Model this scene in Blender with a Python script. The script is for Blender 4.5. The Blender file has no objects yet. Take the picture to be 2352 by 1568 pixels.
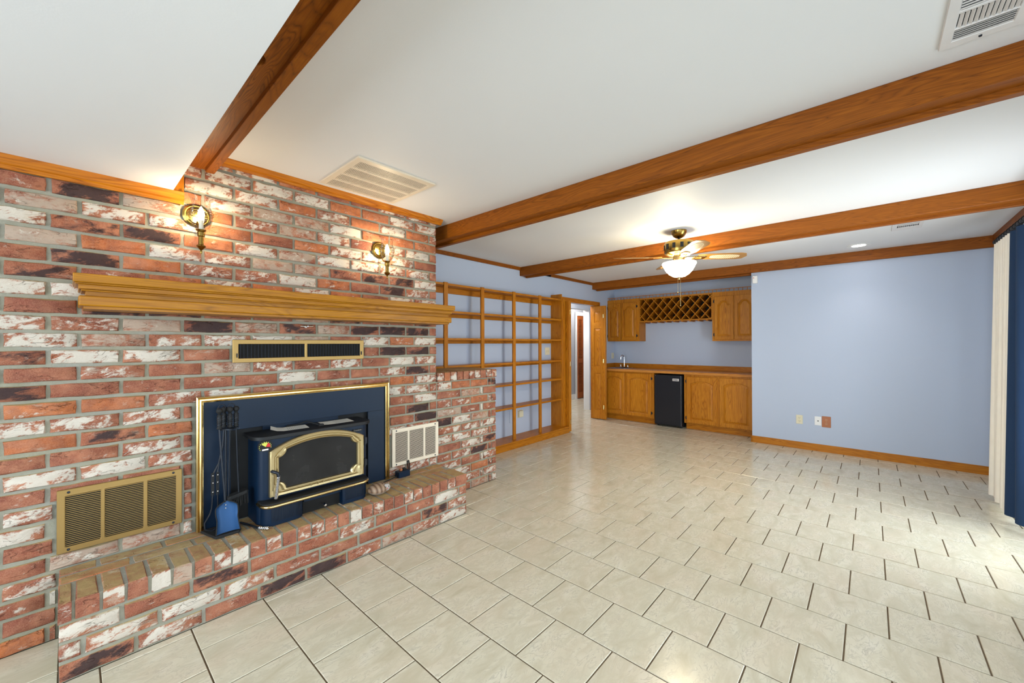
import bpy, bmesh, math, random
from math import sin, cos, pi, sqrt, atan2, radians
from mathutils import Vector, Matrix
from mathutils.geometry import tessellate_polygon
S = bpy.context.scene
COL = S.collection
RND = random.Random(7)

# ------------------------------------------------------------------ camera
TH, PT, RO, H = .7331, .0058, -.0031, 1.362
fx = Vector((cos(TH), sin(TH), 0)); rr = Vector((sin(TH), -cos(TH), 0)); up = Vector((0, 0, 1))
F_ = cos(PT)*fx + sin(PT)*up; U0 = -sin(PT)*fx + cos(PT)*up
RI = cos(RO)*rr + sin(RO)*U0; UP = -sin(RO)*rr + cos(RO)*U0
cam = bpy.data.objects.new('camera', bpy.data.cameras.new('camera')); COL.objects.link(cam)
cam.data.sensor_width = 36; cam.data.lens = 914/2352*36; cam.data.clip_start = .02
m = Matrix((RI, UP, -F_)).transposed().to_4x4(); m.translation = (0, 0, H)
cam.matrix_world = m
S.camera = cam

# ------------------------------------------------------------------ world, exposure
W = bpy.data.worlds.new('world'); S.world = W; W.use_nodes = True
bg = W.node_tree.nodes['Background']; bg.inputs[0].default_value = (.86, .93, 1, 1); bg.inputs[1].default_value = 4.2
S.view_settings.view_transform = 'Standard'; S.view_settings.look = 'None'
S.view_settings.gamma = 1; S.view_settings.use_curve_mapping = False
S.view_settings.exposure = 0.04
try:
    S.cycles.max_bounces = 10; S.cycles.diffuse_bounces = 6; S.cycles.transparent_max_bounces = 12
    S.cycles.caustics_reflective = False; S.cycles.caustics_refractive = False
    S.cycles.sample_clamp_indirect = 6
except Exception: pass

def area_light(name, loc, direction, sx, sy, power, color=(1, 1, 1), spread=180):
    l = bpy.data.lights.new(name, 'AREA'); l.shape = 'RECTANGLE'; l.size = sx; l.size_y = sy
    l.energy = power; l.color = color; l.spread = radians(spread)
    o = bpy.data.objects.new(name, l); COL.objects.link(o); o.location = loc
    o.rotation_euler = Vector(direction).to_track_quat('-Z', 'Z').to_euler()
    return o
DAY = (.88, .945, 1)
# daylight at the glass doors on the right and the window beside the camera; added fill behind it
area_light('daylight_door', (3.9, -1.12, 1.05), (.25, .95, -.03), 1.1, 1.95, 52, DAY)
area_light('ceiling_fill', (3.9, -1.16, .55), (.45, .6, .66), 1.1, .9, 19, DAY, 110)   # added fill aimed up through the glass door to brighten the ceiling
area_light('daylight_window', (.6, -1.10, 1.25), (0, 1, 0), 3.6, 1.6, 46, DAY)
area_light('rear_fill', (-2.78, 1.0, 1.3), (1, 0, .05), 2.6, 1.9, 210, DAY)  # added frontal fill for surfaces facing the camera end

# ------------------------------------------------------------------ materials
def L(c):  # sRGB 0..255 -> linear
    r = []
    for x in c:
        x /= 255
        r.append(x/12.92 if x <= .04045 else ((x+.055)/1.055)**2.4)
    return (*r, 1)
class NT:
    def __init__(s, name):
        s.m = bpy.data.materials.new(name); s.m.use_nodes = True
        s.t = s.m.node_tree; s.b = s.t.nodes['Principled BSDF']; s.out = s.t.nodes['Material Output']
    def n(s, typ, **kw):
        nd = s.t.nodes.new(typ)
        for k, v in kw.items():
            if k.startswith('i_'):
                k = k[2:]; nd.inputs[int(k) if k.isdigit() else k].default_value = v
            else: setattr(nd, k, v)
        return nd
    def l(s, a, b): s.t.links.new(a, b)
    def pos(s): return s.n('ShaderNodeNewGeometry').outputs['Position']
    def mapping(s, vec, scale=(1, 1, 1), rot=(0, 0, 0), loc=None):
        mp = s.n('ShaderNodeMapping'); mp.inputs['Scale'].default_value = scale; mp.inputs['Rotation'].default_value = rot
        s.l(vec, mp.inputs['Vector'])
        return mp.outputs[0]
    def noise(s, vec, scale, detail=3, rough=.55, dist=0):
        nz = s.n('ShaderNodeTexNoise'); nz.inputs['Scale'].default_value = scale; nz.inputs['Detail'].default_value = detail
        nz.inputs['Roughness'].default_value = rough; nz.inputs['Distortion'].default_value = dist
        if vec is not None: s.l(vec, nz.inputs['Vector'])
        return nz.outputs['Fac']
    def math(s, op, a, b=None, c=None, clamp=False):
        nd = s.n('ShaderNodeMath', operation=op, use_clamp=clamp)
        for i, x in enumerate((a, b, c)):
            if x is None: continue
            if isinstance(x, (int, float)): nd.inputs[i].default_value = x
            else: s.l(x, nd.inputs[i])
        return nd.outputs[0]
    def ramp(s, fac, stops, interp='LINEAR'):
        r = s.n('ShaderNodeValToRGB'); r.color_ramp.interpolation = interp
        e = r.color_ramp.elements
        while len(e) < len(stops): e.new(.5)
        for k, (p, c) in enumerate(stops): e[k].position = p; e[k].color = c if len(c) == 4 else (*c, 1)
        s.l(fac, r.inputs[0]); return r.outputs[0]
    def mix(s, fac, a, b, mode='MIX'):
        nd = s.n('ShaderNodeMix', data_type='RGBA', blend_type=mode)
        if isinstance(fac, (int, float)): nd.inputs[0].default_value = fac
        else: s.l(fac, nd.inputs[0])
        for i, x in ((6, a), (7, b)):
            if isinstance(x, tuple): nd.inputs[i].default_value = x
            else: s.l(x, nd.inputs[i])
        return nd.outputs[2]
    def bump(s, h, strength=.3, dist=.01):
        b = s.n('ShaderNodeBump'); b.inputs['Strength'].default_value = strength; b.inputs['Distance'].default_value = dist
        s.l(h, b.inputs['Height']); s.l(b.outputs[0], s.b.inputs['Normal'])
    def set(s, **kw):
        for k, v in kw.items():
            k = k.replace('_', ' ')
            if isinstance(v, (int, float, tuple)): s.b.inputs[k].default_value = v
            else: s.l(v, s.b.inputs[k])
        return s.m

def plain(name, c, rough=.5, metal=0, spec=.5, bumpy=0, coat=0):
    t = NT(name)
    if bumpy: t.bump(t.noise(t.pos(), bumpy, 3), .15, .004)
    v = t.noise(t.pos(), 9, 3)
    base = t.mix(v, tuple(x*.93 for x in L(c)[:3])+(1,), tuple(min(1, x*1.05) for x in L(c)[:3])+(1,))
    return t.set(Base_Color=base, Roughness=rough, Metallic=metal, Specular_IOR_Level=spec, Coat_Weight=coat)
def emit(name, c, strength):
    t = NT(name); t.set(Base_Color=(.8, .8, .8, 1), Emission_Color=(*c, 1), Emission_Strength=strength); return t.m

def wood(name, axis, light, mid, dark, rough=.4, bands=7, coat=.06, spec=.25):
    t = NT(name); p = t.pos()
    a = {'x': (.6, 6.5, 6.5), 'y': (6.5, .6, 6.5), 'z': (6.5, 6.5, .6)}[axis]
    f = {'x': (5, 150, 150), 'y': (150, 5, 150), 'z': (150, 150, 5)}[axis]
    g = t.noise(t.mapping(p, a), 1.6, 2, .5, .6)
    w = t.math('MULTIPLY', g, bands*2.2)
    w = t.math('FRACT', w)
    w = t.math('PINGPONG', w, .5)
    w = t.math('MULTIPLY', w, 2)
    fib = t.noise(t.mapping(p, f), 1, 3, .6)
    big = t.noise(t.mapping(p, a), .8, 2)
    c = t.ramp(w, [(0, L(dark)), (.10, L(tuple((d+q)/2 for d, q in zip(dark, mid)))), (.34, L(mid)), (1, L(light))])
    c = t.mix(t.ramp(fib, [(.38, (0, 0, 0)), (.62, (1, 1, 1))]), L(mid), c)
    c = t.mix(t.math('MULTIPLY', t.ramp(fib, [(.3, (1, 1, 1)), (.45, (0, 0, 0))]), .55), c, L(dark))
    c = t.mix(t.ramp(big, [(.35, (0, 0, 0)), (.7, (.45, .45, .45))]), c, L(light))
    t.bump(fib, .12, .002)
    return t.set(Base_Color=c, Roughness=rough, Coat_Weight=coat, Coat_Roughness=.2, Specular_IOR_Level=spec)
OAK = ((198, 132, 34), (176, 106, 18), (112, 60, 8))
OAKR = ((192, 124, 28), (172, 102, 14), (116, 62, 6))
BEAM = ((152, 86, 15), (130, 68, 7), (80, 38, 3))
def woods(nm, pal, **kw): return {ax: wood(f'{nm}_{ax}', ax, *pal, **kw) for ax in 'xyz'}
M_oak = woods('oak', OAK); M_oakr = woods('oak_shelf', OAKR); M_beam = woods('oak_beam', BEAM, rough=.5, bands=9, coat=0, spec=.22)
M_trim = woods('oak_trim', ((196, 124, 26), (176, 100, 14), (120, 62, 8)))
M_mantel = wood('oak_mantel', 'x', (180, 122, 8), (156, 97, 4), (98, 56, 2), rough=.36)
M_louver = woods('stained_louver', ((170, 92, 40), (146, 72, 28), (90, 40, 14)))

def m_wall(name, c, c2=None):
    t = NT(name); p = t.pos()
    n1 = t.noise(p, 1.3, 3); n2 = t.noise(p, 160, 2)
    t.bump(n2, .06, .003)
    return t.set(Base_Color=t.mix(n1, L(c), L(c2 or c)), Roughness=.6, Specular_IOR_Level=.3)
M_blue = m_wall('blue_paint', (184, 195, 216), (180, 192, 213))
M_ceil = m_wall('ceiling_paint', (226, 226, 226), (221, 221, 222))
M_white = m_wall('white_trim_paint', (228, 228, 226))
M_hall = m_wall('hall_paint', (170, 172, 178))

def m_brick():
    t = NT('old_brick'); p = t.pos()
    oi = t.n('ShaderNodeObjectInfo')
    sep = t.n('ShaderNodeSeparateColor'); t.l(oi.outputs['Color'], sep.inputs[0])
    hue, white, dark, grey = sep.outputs[0], sep.outputs[1], sep.outputs[2], oi.outputs['Alpha']
    off = t.n('ShaderNodeVectorMath', operation='SCALE'); t.l(oi.outputs['Location'], off.inputs[0]); off.inputs['Scale'].default_value = 9.37
    ad = t.n('ShaderNodeVectorMath', operation='ADD'); t.l(p, ad.inputs[0]); t.l(off.outputs[0], ad.inputs[1])
    v = ad.outputs[0]
    tc = t.n('ShaderNodeTexCoord'); sx = t.n('ShaderNodeSeparateXYZ'); t.l(tc.outputs['Object'], sx.inputs[0])
    ex = t.math('DIVIDE', t.math('ABSOLUTE', sx.outputs[0]), .113); ez = t.math('DIVIDE', t.math('ABSOLUTE', sx.outputs[2]), .036)
    edge = t.math('POWER', t.math('MAXIMUM', ex, ez), 4, clamp=True)
    rot = t.mapping(v, (1, 1, 1), (0, .35, 0))
    n_w = t.noise(t.mapping(rot, (13, 18, 24)), 1, 10, .74, .35)      # torn whitewash
    n_d = t.noise(t.mapping(rot, (8, 14, 17)), 1, 8, .68, .4)        # charring, and mantel shade on the courses below it
    n_g = t.noise(t.mapping(v, (14, 16, 24)), 1, 9, .72, .3)
    n_c = t.noise(v, 26, 5); n_b = t.noise(v, 11, 3)
    n_f = t.noise(v, 260, 3)
    base = t.ramp(hue, [(0, L((110, 62, 54))), (.25, L((132, 71, 55))), (.55, L((150, 85, 58))), (.8, L((178, 98, 52))), (1, L((194, 110, 54)))])
    base = t.mix(t.ramp(n_c, [(.3, (0, 0, 0)), (.75, (.8, .8, .8))]), base, L((112, 66, 54)), 'MIX')
    base = t.mix(t.ramp(n_b, [(.42, (0, 0, 0)), (.7, (.6, .6, .6))]), base, L((186, 126, 96)))
    base = t.mix(t.ramp(n_f, [(.35, (0, 0, 0)), (.7, (.3, .3, .3))]), base, L((205, 150, 120)))
    def mask(n, amt, soft, ek):
        a_ = t.math('SUBTRACT', amt, t.math('MULTIPLY', edge, ek))
        lo = t.math('SUBTRACT', .76, t.math('MULTIPLY', a_, .44))
        return t.math('DIVIDE', t.math('SUBTRACT', n, lo), soft, clamp=True)
    c = t.mix(t.math('MULTIPLY', mask(n_g, grey, .13, 0), .8), base, L((176, 160, 142)))
    c = t.mix(t.math('MULTIPLY', mask(n_d, dark, .11, .32), .9), c, L((50, 44, 46)))
    c = t.mix(t.math('MULTIPLY', mask(n_w, white, .07, .22), .9), c, L((208, 200, 186)))
    crack = t.noise(t.mapping(v, (16, 22, 40), (0, .75, 0)), 1, 3, .5, .5)
    cr = t.math('SUBTRACT', 1, t.math('MULTIPLY', t.math('ABSOLUTE', t.math('SUBTRACT', crack, .5)), 46), clamp=True)
    cr = t.math('MULTIPLY', cr, t.math('MULTIPLY', t.math('SUBTRACT', t.noise(t.mapping(v, (9, 9, 14)), 1.3, 2), .5), 7, clamp=True), clamp=True)
    c = t.mix(t.math('MULTIPLY', cr, .42), c, L((70, 44, 36)))
    # cement and dust coat, plus warm lamp light painted tan, on upward faces
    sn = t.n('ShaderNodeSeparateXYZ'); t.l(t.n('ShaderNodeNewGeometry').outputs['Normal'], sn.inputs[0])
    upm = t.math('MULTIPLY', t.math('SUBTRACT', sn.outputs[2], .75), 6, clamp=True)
    film_lamplight = t.math('MULTIPLY', upm, t.ramp(n_g, [(.34, (.3, .3, .3)), (.58, (.92, .92, .92))]))
    c = t.mix(film_lamplight, c, L((172, 148, 100)))
    hgt = t.math('ADD', t.math('MULTIPLY', n_c, .8), t.math('MULTIPLY', n_w, .8))
    hgt = t.math('SUBTRACT', hgt, t.math('MULTIPLY', cr, .6))
    hgt = t.math('ADD', hgt, t.math('MULTIPLY', n_f, .12))
    t.bump(hgt, .9, .006)
    return t.set(Base_Color=c, Roughness=.85, Specular_IOR_Level=.2)
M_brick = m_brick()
def m_mortar():
    t = NT('grey_mortar'); p = t.pos()
    n1 = t.noise(p, 30, 5); n2 = t.noise(p, 5, 3)
    c = t.mix(n1, L((134, 130, 110)), L((160, 156, 138)))
    c = t.mix(t.ramp(n2, [(.4, (0, 0, 0)), (.7, (.5, .5, .5))]), c, L((150, 150, 146)))
    t.bump(t.noise(p, 160, 4), .5, .004)
    return t.set(Base_Color=c, Roughness=.9, Specular_IOR_Level=.15)
M_mortar = m_mortar()
def m_tile():
    t = NT('marbled_tile'); p = t.pos(); oi = t.n('ShaderNodeObjectInfo')
    off = t.n('ShaderNodeVectorMath', operation='SCALE'); t.l(oi.outputs['Location'], off.inputs[0]); off.inputs['Scale'].default_value = 5.31
    ad = t.n('ShaderNodeVectorMath', operation='ADD'); t.l(p, ad.inputs[0]); t.l(off.outputs[0], ad.inputs[1])
    v = t.mapping(ad.outputs[0], (1, 2.2, 1), (0, 0, .5))
    n1 = t.noise(v, 5, 5, .6, .8); n2 = t.noise(v, 8, 4, .6, 2.2); n3 = t.noise(v, 2.5, 2)
    c = t.ramp(n1, [(.3, L((188, 178, 154))), (.55, L((207, 199, 177))), (.75, L((214, 207, 189)))])
    vein = t.math('SUBTRACT', 1, t.math('MULTIPLY', t.math('ABSOLUTE', t.math('SUBTRACT', n2, .5)), 26), clamp=True)
    c = t.mix(t.math('MULTIPLY', t.math('MULTIPLY', vein, t.ramp(n1, [(.4, (0, 0, 0)), (.62, (1, 1, 1))])), .5), c, L((146, 138, 124)))
    c = t.mix(t.ramp(n3, [(.45, (0, 0, 0)), (.75, (.35, .35, .35))]), c, L((204, 184, 160)))
    t.bump(t.noise(v, 22, 3, .5, .5), .035, .004)
    r = .19
    return t.set(Base_Color=c, Roughness=r, Specular_IOR_Level=.5)
M_tile = m_tile()
M_grout = plain('brown_grout', (96, 78, 56), .9, bumpy=200)
M_brassold = plain('aged_brass', (160, 130, 78), .45, .75)
M_brass = plain('polished_brass', (216, 190, 132), .2, 1)
M_brassdoor = plain('brushed_brass', (186, 166, 122), .34, .9)
M_abrass = plain('antique_brass', (150, 122, 62), .25, 1)
M_navy = plain('stove_blue_black_enamel', (5, 28, 50), .42, 0, .28)
M_black = plain('black_steel', (22, 23, 25), .5, 0, .35)
M_blackm = plain('matt_black', (14, 14, 15), .75)
M_iron = plain('wrought_iron', (38, 42, 50), .38, .5)
M_shovel = plain('blued_steel', (36, 78, 126), .36, .4)
M_chrome = plain('chrome', (225, 226, 230), .12, 1)
M_beige = plain('almond_plastic', (222, 214, 186), .4)
M_offw = plain('white_plastic', (236, 236, 236), .4)
M_brownpl = plain('brown_plate', (168, 100, 56), .4)
M_vent = plain('almond_enamel', (226, 212, 190), .4)
M_ventw = plain('white_enamel', (216, 212, 210), .4)
M_void = plain('dark_void', (16, 14, 12), .9)
M_voidbrown = plain('dusty_void', (38, 30, 20), .9)
M_paper = plain('paper', (222, 222, 214), .7)
M_ink = plain('grey_ink', (150, 150, 146), .8)
M_cream = plain('cream_linen', (246, 240, 230), .85, bumpy=400)
M_navyc = plain('navy_linen', (12, 48, 86), .8, bumpy=400)
M_fridge = plain('black_fridge_enamel', (22, 25, 33), .32)
M_blades = plain('fan_blade_oak', (150, 106, 48), .35)
M_cane = plain('fan_cane', (236, 222, 186), .6)
M_candle = plain('candle_sleeve', (245, 240, 228), .5)
M_red = plain('gauge_red', (206, 30, 30), .5); M_yel = plain('gauge_yellow', (206, 206, 86), .5)
M_louvd = M_louver
M_worktop = wood('oak_worktop', 'y', (204, 142, 70), (186, 118, 50), (140, 82, 30), rough=.25)
M_bulb = emit('candle_bulb_glow', (1, .80, .52), 360)
M_bowl = emit('frosted_bowl_glow', (1, .86, .56), 52)
M_down = emit('downlight_glow', (1, .95, .88), 30)
def m_glass(name, tint=(.93, .96, .97), refl=.10):
    t = NT(name); tr = t.n('ShaderNodeBsdfTransparent'); tr.inputs[0].default_value = (*tint, 1)
    gl = t.n('ShaderNodeBsdfGlossy'); gl.inputs['Roughness'].default_value = .03
    fr = t.n('ShaderNodeLayerWeight'); fr.inputs[0].default_value = .25
    mx = t.n('ShaderNodeMixShader'); t.l(t.math('MULTIPLY', fr.outputs['Facing'], refl*4, clamp=True), mx.inputs[0]) if False else t.l(t.math('ADD', t.math('MULTIPLY', fr.outputs['Fresnel'], .45), refl*.3, clamp=True), mx.inputs[0])
    t.l(tr.outputs[0], mx.inputs[1]); t.l(gl.outputs[0], mx.inputs[2]); t.l(mx.outputs[0], t.out.inputs[0])
    return t.m
M_glass = m_glass('window_glass'); M_shade = m_glass('hurricane_glass', (.86, .86, .84), .04)
def m_stoveglass():
    t = NT('smoked_glass'); p = t.pos(); n = t.noise(p, 7, 4)
    return t.set(Base_Color=t.mix(n, L((26, 25, 26)), L((48, 46, 44))), Roughness=t.ramp(n, [(.3, (.15, .15, .15)), (.7, (.32, .32, .32))]), Specular_IOR_Level=.22)
M_sglass = m_stoveglass()
def m_cat():
    t = NT('painted_tabby_stone'); p = t.pos()
    w = t.n('ShaderNodeTexWave'); w.inputs['Scale'].default_value = 11; w.inputs['Distortion'].default_value = 3; w.inputs['Detail'].default_value = 2
    t.l(t.mapping(p, (1, .3, .6)), w.inputs['Vector'])
    c = t.ramp(w.outputs['Fac'], [(0, L((92, 68, 50))), (.4, L((138, 108, 82))), (1, L((156, 132, 110)))])
    sz = t.n('ShaderNodeSeparateXYZ'); t.l(p, sz.inputs[0])
    low = t.math('DIVIDE', t.math('SUBTRACT', .352, sz.outputs[2]), .015, clamp=True)
    c = t.mix(low, c, L((150, 138, 128)))
    return t.set(Base_Color=c, Roughness=.55)
M_cat = m_cat()
M_catface = plain('painted_face_grey', (166, 158, 152), .55)

# ------------------------------------------------------------------ mesh helpers
class MB:
    def __init__(s): s.v = []; s.f = []
    def add(s, vs, fs):
        o = len(s.v); s.v += [tuple(x) for x in vs]; s.f += [tuple(i+o for i in f) for f in fs]; return s
    def box(s, x0, x1, y0, y1, z0, z1):
        x0, x1 = sorted((x0, x1)); y0, y1 = sorted((y0, y1)); z0, z1 = sorted((z0, z1))
        return s.add([(x0, y0, z0), (x1, y0, z0), (x1, y1, z0), (x0, y1, z0), (x0, y0, z1), (x1, y0, z1), (x1, y1, z1), (x0, y1, z1)],
                     [(0, 3, 2, 1), (4, 5, 6, 7), (0, 1, 5, 4), (1, 2, 6, 5), (2, 3, 7, 6), (3, 0, 4, 7)])
    def prism(s, outer, holes, d0, d1, M):
        polys = [outer]+list(holes); pts = [p for q in polys for p in q]; n = len(pts)
        tri = tessellate_polygon([[Vector((p[0], p[1], 0)) for p in q] for q in polys])
        vs = [M(a, b, d0) for a, b in pts]+[M(a, b, d1) for a, b in pts]
        fs = [tuple(t) for t in tri]+[tuple(i+n for i in reversed(t)) for t in tri]
        o = 0
        for q in polys:
            k = len(q)
            for i in range(k): j = (i+1) % k; fs.append((o+i, o+j, o+j+n, o+i+n))
            o += k
        return s.add(vs, fs)
    def loft(s, rings, closed=True, cap0=False, cap1=False):
        k = len(rings[0]); vs = [p for r in rings for p in r]; fs = []
        for a in range(len(rings)-1):
            for i in range(k if closed else k-1):
                j = (i+1) % k; fs.append((a*k+i, a*k+j, (a+1)*k+j, (a+1)*k+i))
        if cap0: fs.append(tuple(reversed(range(k))))
        if cap1: fs.append(tuple(range((len(rings)-1)*k, len(rings)*k)))
        return s.add(vs, fs)
    def tube(s, pts, r, n=8, caps=True):
        pts = [Vector(p) for p in pts]; rings = []
        rs = r if isinstance(r, (list, tuple)) else [r]*len(pts)
        prev = None
        for i, p in enumerate(pts):
            d = (pts[min(i+1, len(pts)-1)]-pts[max(i-1, 0)]).normalized()
            if prev is None:
                a = d.orthogonal().normalized()
            else:
                a = (prev-d*prev.dot(d)).normalized()
            prev = a; b = d.cross(a)
            rings.append([p+(a*cos(2*pi*k/n)+b*sin(2*pi*k/n))*rs[i] for k in range(n)])
        return s.loft(rings, True, caps, caps)
    def lathe(s, prof, c, n=20, axis='z', cap0=True, cap1=True):
        c = Vector(c); rings = []
        for r, z in prof:
            ring = []
            for k in range(n):
                a, b = r*cos(2*pi*k/n), r*sin(2*pi*k/n)
                ring.append(c+Vector({'z': (a, b, z), 'y': (a, z, b), 'x': (z, a, b)}[axis]))
            rings.append(ring)
        return s.loft(rings, True, cap0, cap1)
    def ball(s, c, rx, ry=None, rz=None, n=12, mm=7):
        ry = ry or rx; rz = rz or rx
        rings = []
        for j in range(mm+1):
            t = -pi/2+pi*j/mm; r = max(cos(t), .02)
            rings.append([(c[0]+rx*r*cos(2*pi*k/n), c[1]+ry*r*sin(2*pi*k/n), c[2]+rz*sin(t)) for k in range(n)])
        return s.loft(rings, True, True, True)
    def build(s, name, mat, parent=None, base=None, bevel=0, smooth=None, seg=1):
        if base is None: base = parent['_base'] if parent is not None and '_base' in parent else (0, 0, 0)
        b = Vector(base)
        me = bpy.data.meshes.new(name)
        me.from_pydata([tuple(Vector(v)-b) for v in s.v], [], s.f)
        bm = bmesh.new(); bm.from_mesh(me); bmesh.ops.recalc_face_normals(bm, faces=bm.faces); bm.to_mesh(me); bm.free()
        if smooth is not None:
            me.shade_smooth(); me.set_sharp_from_angle(angle=radians(smooth))
        me.materials.append(mat)
        o = bpy.data.objects.new(name, me); COL.objects.link(o)
        if parent is not None:
            o.parent = parent
            TB[o.name] = tuple(base)
        else:
            o.location = b; TB[o.name] = tuple(base)
        if bevel:
            md = o.modifiers.new('bevel', 'BEVEL'); md.width = bevel; md.segments = seg; md.limit_method = 'ANGLE'; md.angle_limit = radians(40)
        return o
TB = {}
def box(name, mat, parent, x0, x1, y0, y1, z0, z1, base=None, bevel=0, seg=1):
    if base is None and parent is not None: base = TB[parent.name]
    return MB().box(x0, x1, y0, y1, z0, z1).build(name, mat, parent, base or (0, 0, 0), bevel, None, seg)
def part(mb, name, mat, parent, **kw): return mb.build(name, mat, parent, TB[parent.name], **kw)
def tag(o, label, cat, group=None, kind='thing'):
    o['label'] = label; o['category'] = cat; o['kind'] = kind
    if group: o['group'] = group
    return o
def thing(name, label, cat, base, group=None):
    o = bpy.data.objects.new(name, None); COL.objects.link(o); o.location = base; o.empty_display_size = .1
    TB[o.name] = tuple(base); return tag(o, label, cat, group)
def struct(mb, name, mat, **kw):
    o = mb.build(name, mat, None, (0, 0, 0), **kw); o['kind'] = 'structure'; return o
def inst(me, name, parent, loc, scale=(1, 1, 1), rot=(0, 0, 0), color=None):
    o = bpy.data.objects.new(name, me); COL.objects.link(o); o.parent = parent
    b = Vector(TB[parent.name]); o.location = Vector(loc)-b; o.scale = scale; o.rotation_euler = rot
    TB[o.name] = tuple(loc)
    if color: o.color = color
    return o
def child(me, name, parent, mat=None):
    o = bpy.data.objects.new(name, me); COL.objects.link(o); o.parent = parent; TB[o.name] = TB[parent.name]; return o
XZ = lambda y0, sgn=1: (lambda a, b, d: (a, y0+sgn*d, b))      # plane facing -Y, depth into +Y
YZ = lambda x0, sgn=1: (lambda a, b, d: (x0+sgn*d, a, b))      # plane facing -X
XY = lambda z0, sgn=1: (lambda a, b, d: (a, b, z0+sgn*d))
def rect(a0, a1, b0, b1): return [(a0, b0), (a1, b0), (a1, b1), (a0, b1)]

# ------------------------------------------------------------------ room shell
CE = 2.449; YB = 2.813; YL = 3.70; XE = 6.31; YR = -.95; XN = -2.6
floor = struct(MB().box(XN, 9.9, YR-.15, 5.5, -.12, -.004), 'floor', M_grout)
ceil = struct(MB().box(XN-.2, 9.9, YR-.2, 5.6, CE, CE+.12), 'ceiling', M_ceil)
soff = struct(MB().box(XN, .37, YR, YB+.01, 2.195, CE), 'ceiling_soffit', M_ceil)
wall_left = struct(MB().box(XN, 2.136, YB+.009, YL+.12, 0, CE), 'wall_left', M_mortar)
wall_low = struct(MB().box(2.136, 2.877, YB+.009, 3.33, 0, 1.03), 'wall_left_low', M_mortar)
struct(MB().prism([(2.13, 0), (5.28, 0), (5.28, 2.05), (6.42, 2.05), (6.42, 0), (7.19, 0), (7.19, CE), (2.13, CE)], [], 0, .12, XZ(YL)), 'wall_rear', M_blue)
struct(MB().box(XE, 7.19, YR-.12, 1.22, 0, CE), 'wall_end', M_blue)
struct(MB().box(7.09, 7.19, 1.22, YL, 0, CE), 'wall_alcove', M_blue)
struct(MB().prism(rect(XN, XE, 0, CE), [rect(3.3, 5.3, .02, 2.05), rect(-1.3, 2.5, .45, 2.05)], 0, .14, XZ(YR-.14)), 'wall_right', M_blue)
struct(MB().prism(rect(YR-.14, YL, 0, CE), [rect(-.4, 2.4, .3, 2.1)], 0, .14, YZ(XN-.14)), 'wall_near', M_blue)
# hallway beyond the doorway
struct(MB().prism([(4.6, 0), (5.05, 0), (5.05, 2.06), (7.13, 2.06), (7.13, 0), (7.5, 0), (7.5, CE), (4.6, CE)], [], 0, .1, XZ(4.30)), 'wall_hall_front', M_hall)
struct(MB().box(7.19, 7.3, YL, 4.3, 0, CE), 'wall_hall_right', M_hall)
struct(MB().box(4.55, 4.6, YL+.12, 5.5, 0, CE), 'wall_hall_left', M_hall)
struct(MB().box(4.6, 9.8, 5.42, 5.5, 0, CE), 'wall_hall_rear', M_hall)
struct(MB().box(9.7, 9.8, 4.3, 5.45, 0, CE), 'wall_hall_far', M_hall)
struct(MB().box(7.5, 9.8, 4.3, 4.4, 0, CE), 'wall_hall_side', M_hall)
# casing of the hall opening and skirting
cas = MB().box(7.12, 7.20, 4.28, 4.42, 0, 2.06).box(5.0, 7.20, 4.28, 4.42, 2.05, 2.135)
struct(cas, 'trim_1', M_white)
struct(MB().box(4.6, 8.33, 5.40, 5.42, 0, .12), 'baseboard_hall', M_white)
# oak door casing around the bifold opening
hd = MB().box(5.24, 6.49, YL-.025, YL, 2.045, 2.115).box(5.26, 5.30, YL-.02, YL+.12, 0, 2.05).box(6.40, 6.44, YL-.02, YL+.12, 0, 2.05).box(6.42, 6.49, YL-.025, YL, 0, 2.05)
struct(hd, 'trim_2', M_trim['x'])
struct(MB().box(2.144, 5.0, YL-.016, YL, 2.403, CE).box(4.4, 6.3, YL-.016, YL, 2.403, CE), 'trim_3', M_beam['x'])
def crown(name, x0, x1, mat):
    prof = [(YB, 2.405), (YB-.012, 2.405), (YB-.014, 2.418), (YB-.026, 2.426), (YB-.034, 2.440), (YB-.040, CE), (YB, CE)]
    mb = MB(); mb.loft([[(x0, y, z) for y, z in prof], [(x1, y, z) for y, z in prof]], True, True, True)
    struct(mb, name, mat)
crown('trim_4', .53, 2.185, M_trim['x'])
# trim under the soffit on the brick, with its upright return
pr = [(YB, 2.133), (YB-.013, 2.133), (YB-.014, 2.150), (YB-.022, 2.156), (YB-.024, 2.180), (YB-.030, 2.195), (YB, 2.195)]
mb = MB(); mb.loft([[(XN, y, z) for y, z in pr], [(.417, y, z) for y, z in pr]], True, True, True)
struct(mb, 'trim_5', M_trim['x'])
struct(MB().box(.37, .417, YB-.014, YB, 2.195, 2.40).box(.37, .395, YB-.024, YB, 2.195, 2.40), 'trim_6', M_trim['z'])
struct(MB().box(XN, XE, YR, YR+.022, 2.36, CE), 'trim_7', M_beam['x'])
bb = MB().box(XE-.014, XE, YR, 1.225, 0, .072).box(XE-.008, XE, YR, 1.225, .072, .088).box(XE-.014, XE+.02, 1.22, 1.234, 0, .072)
struct(bb, 'baseboard_end', M_oakr['y'])
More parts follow.
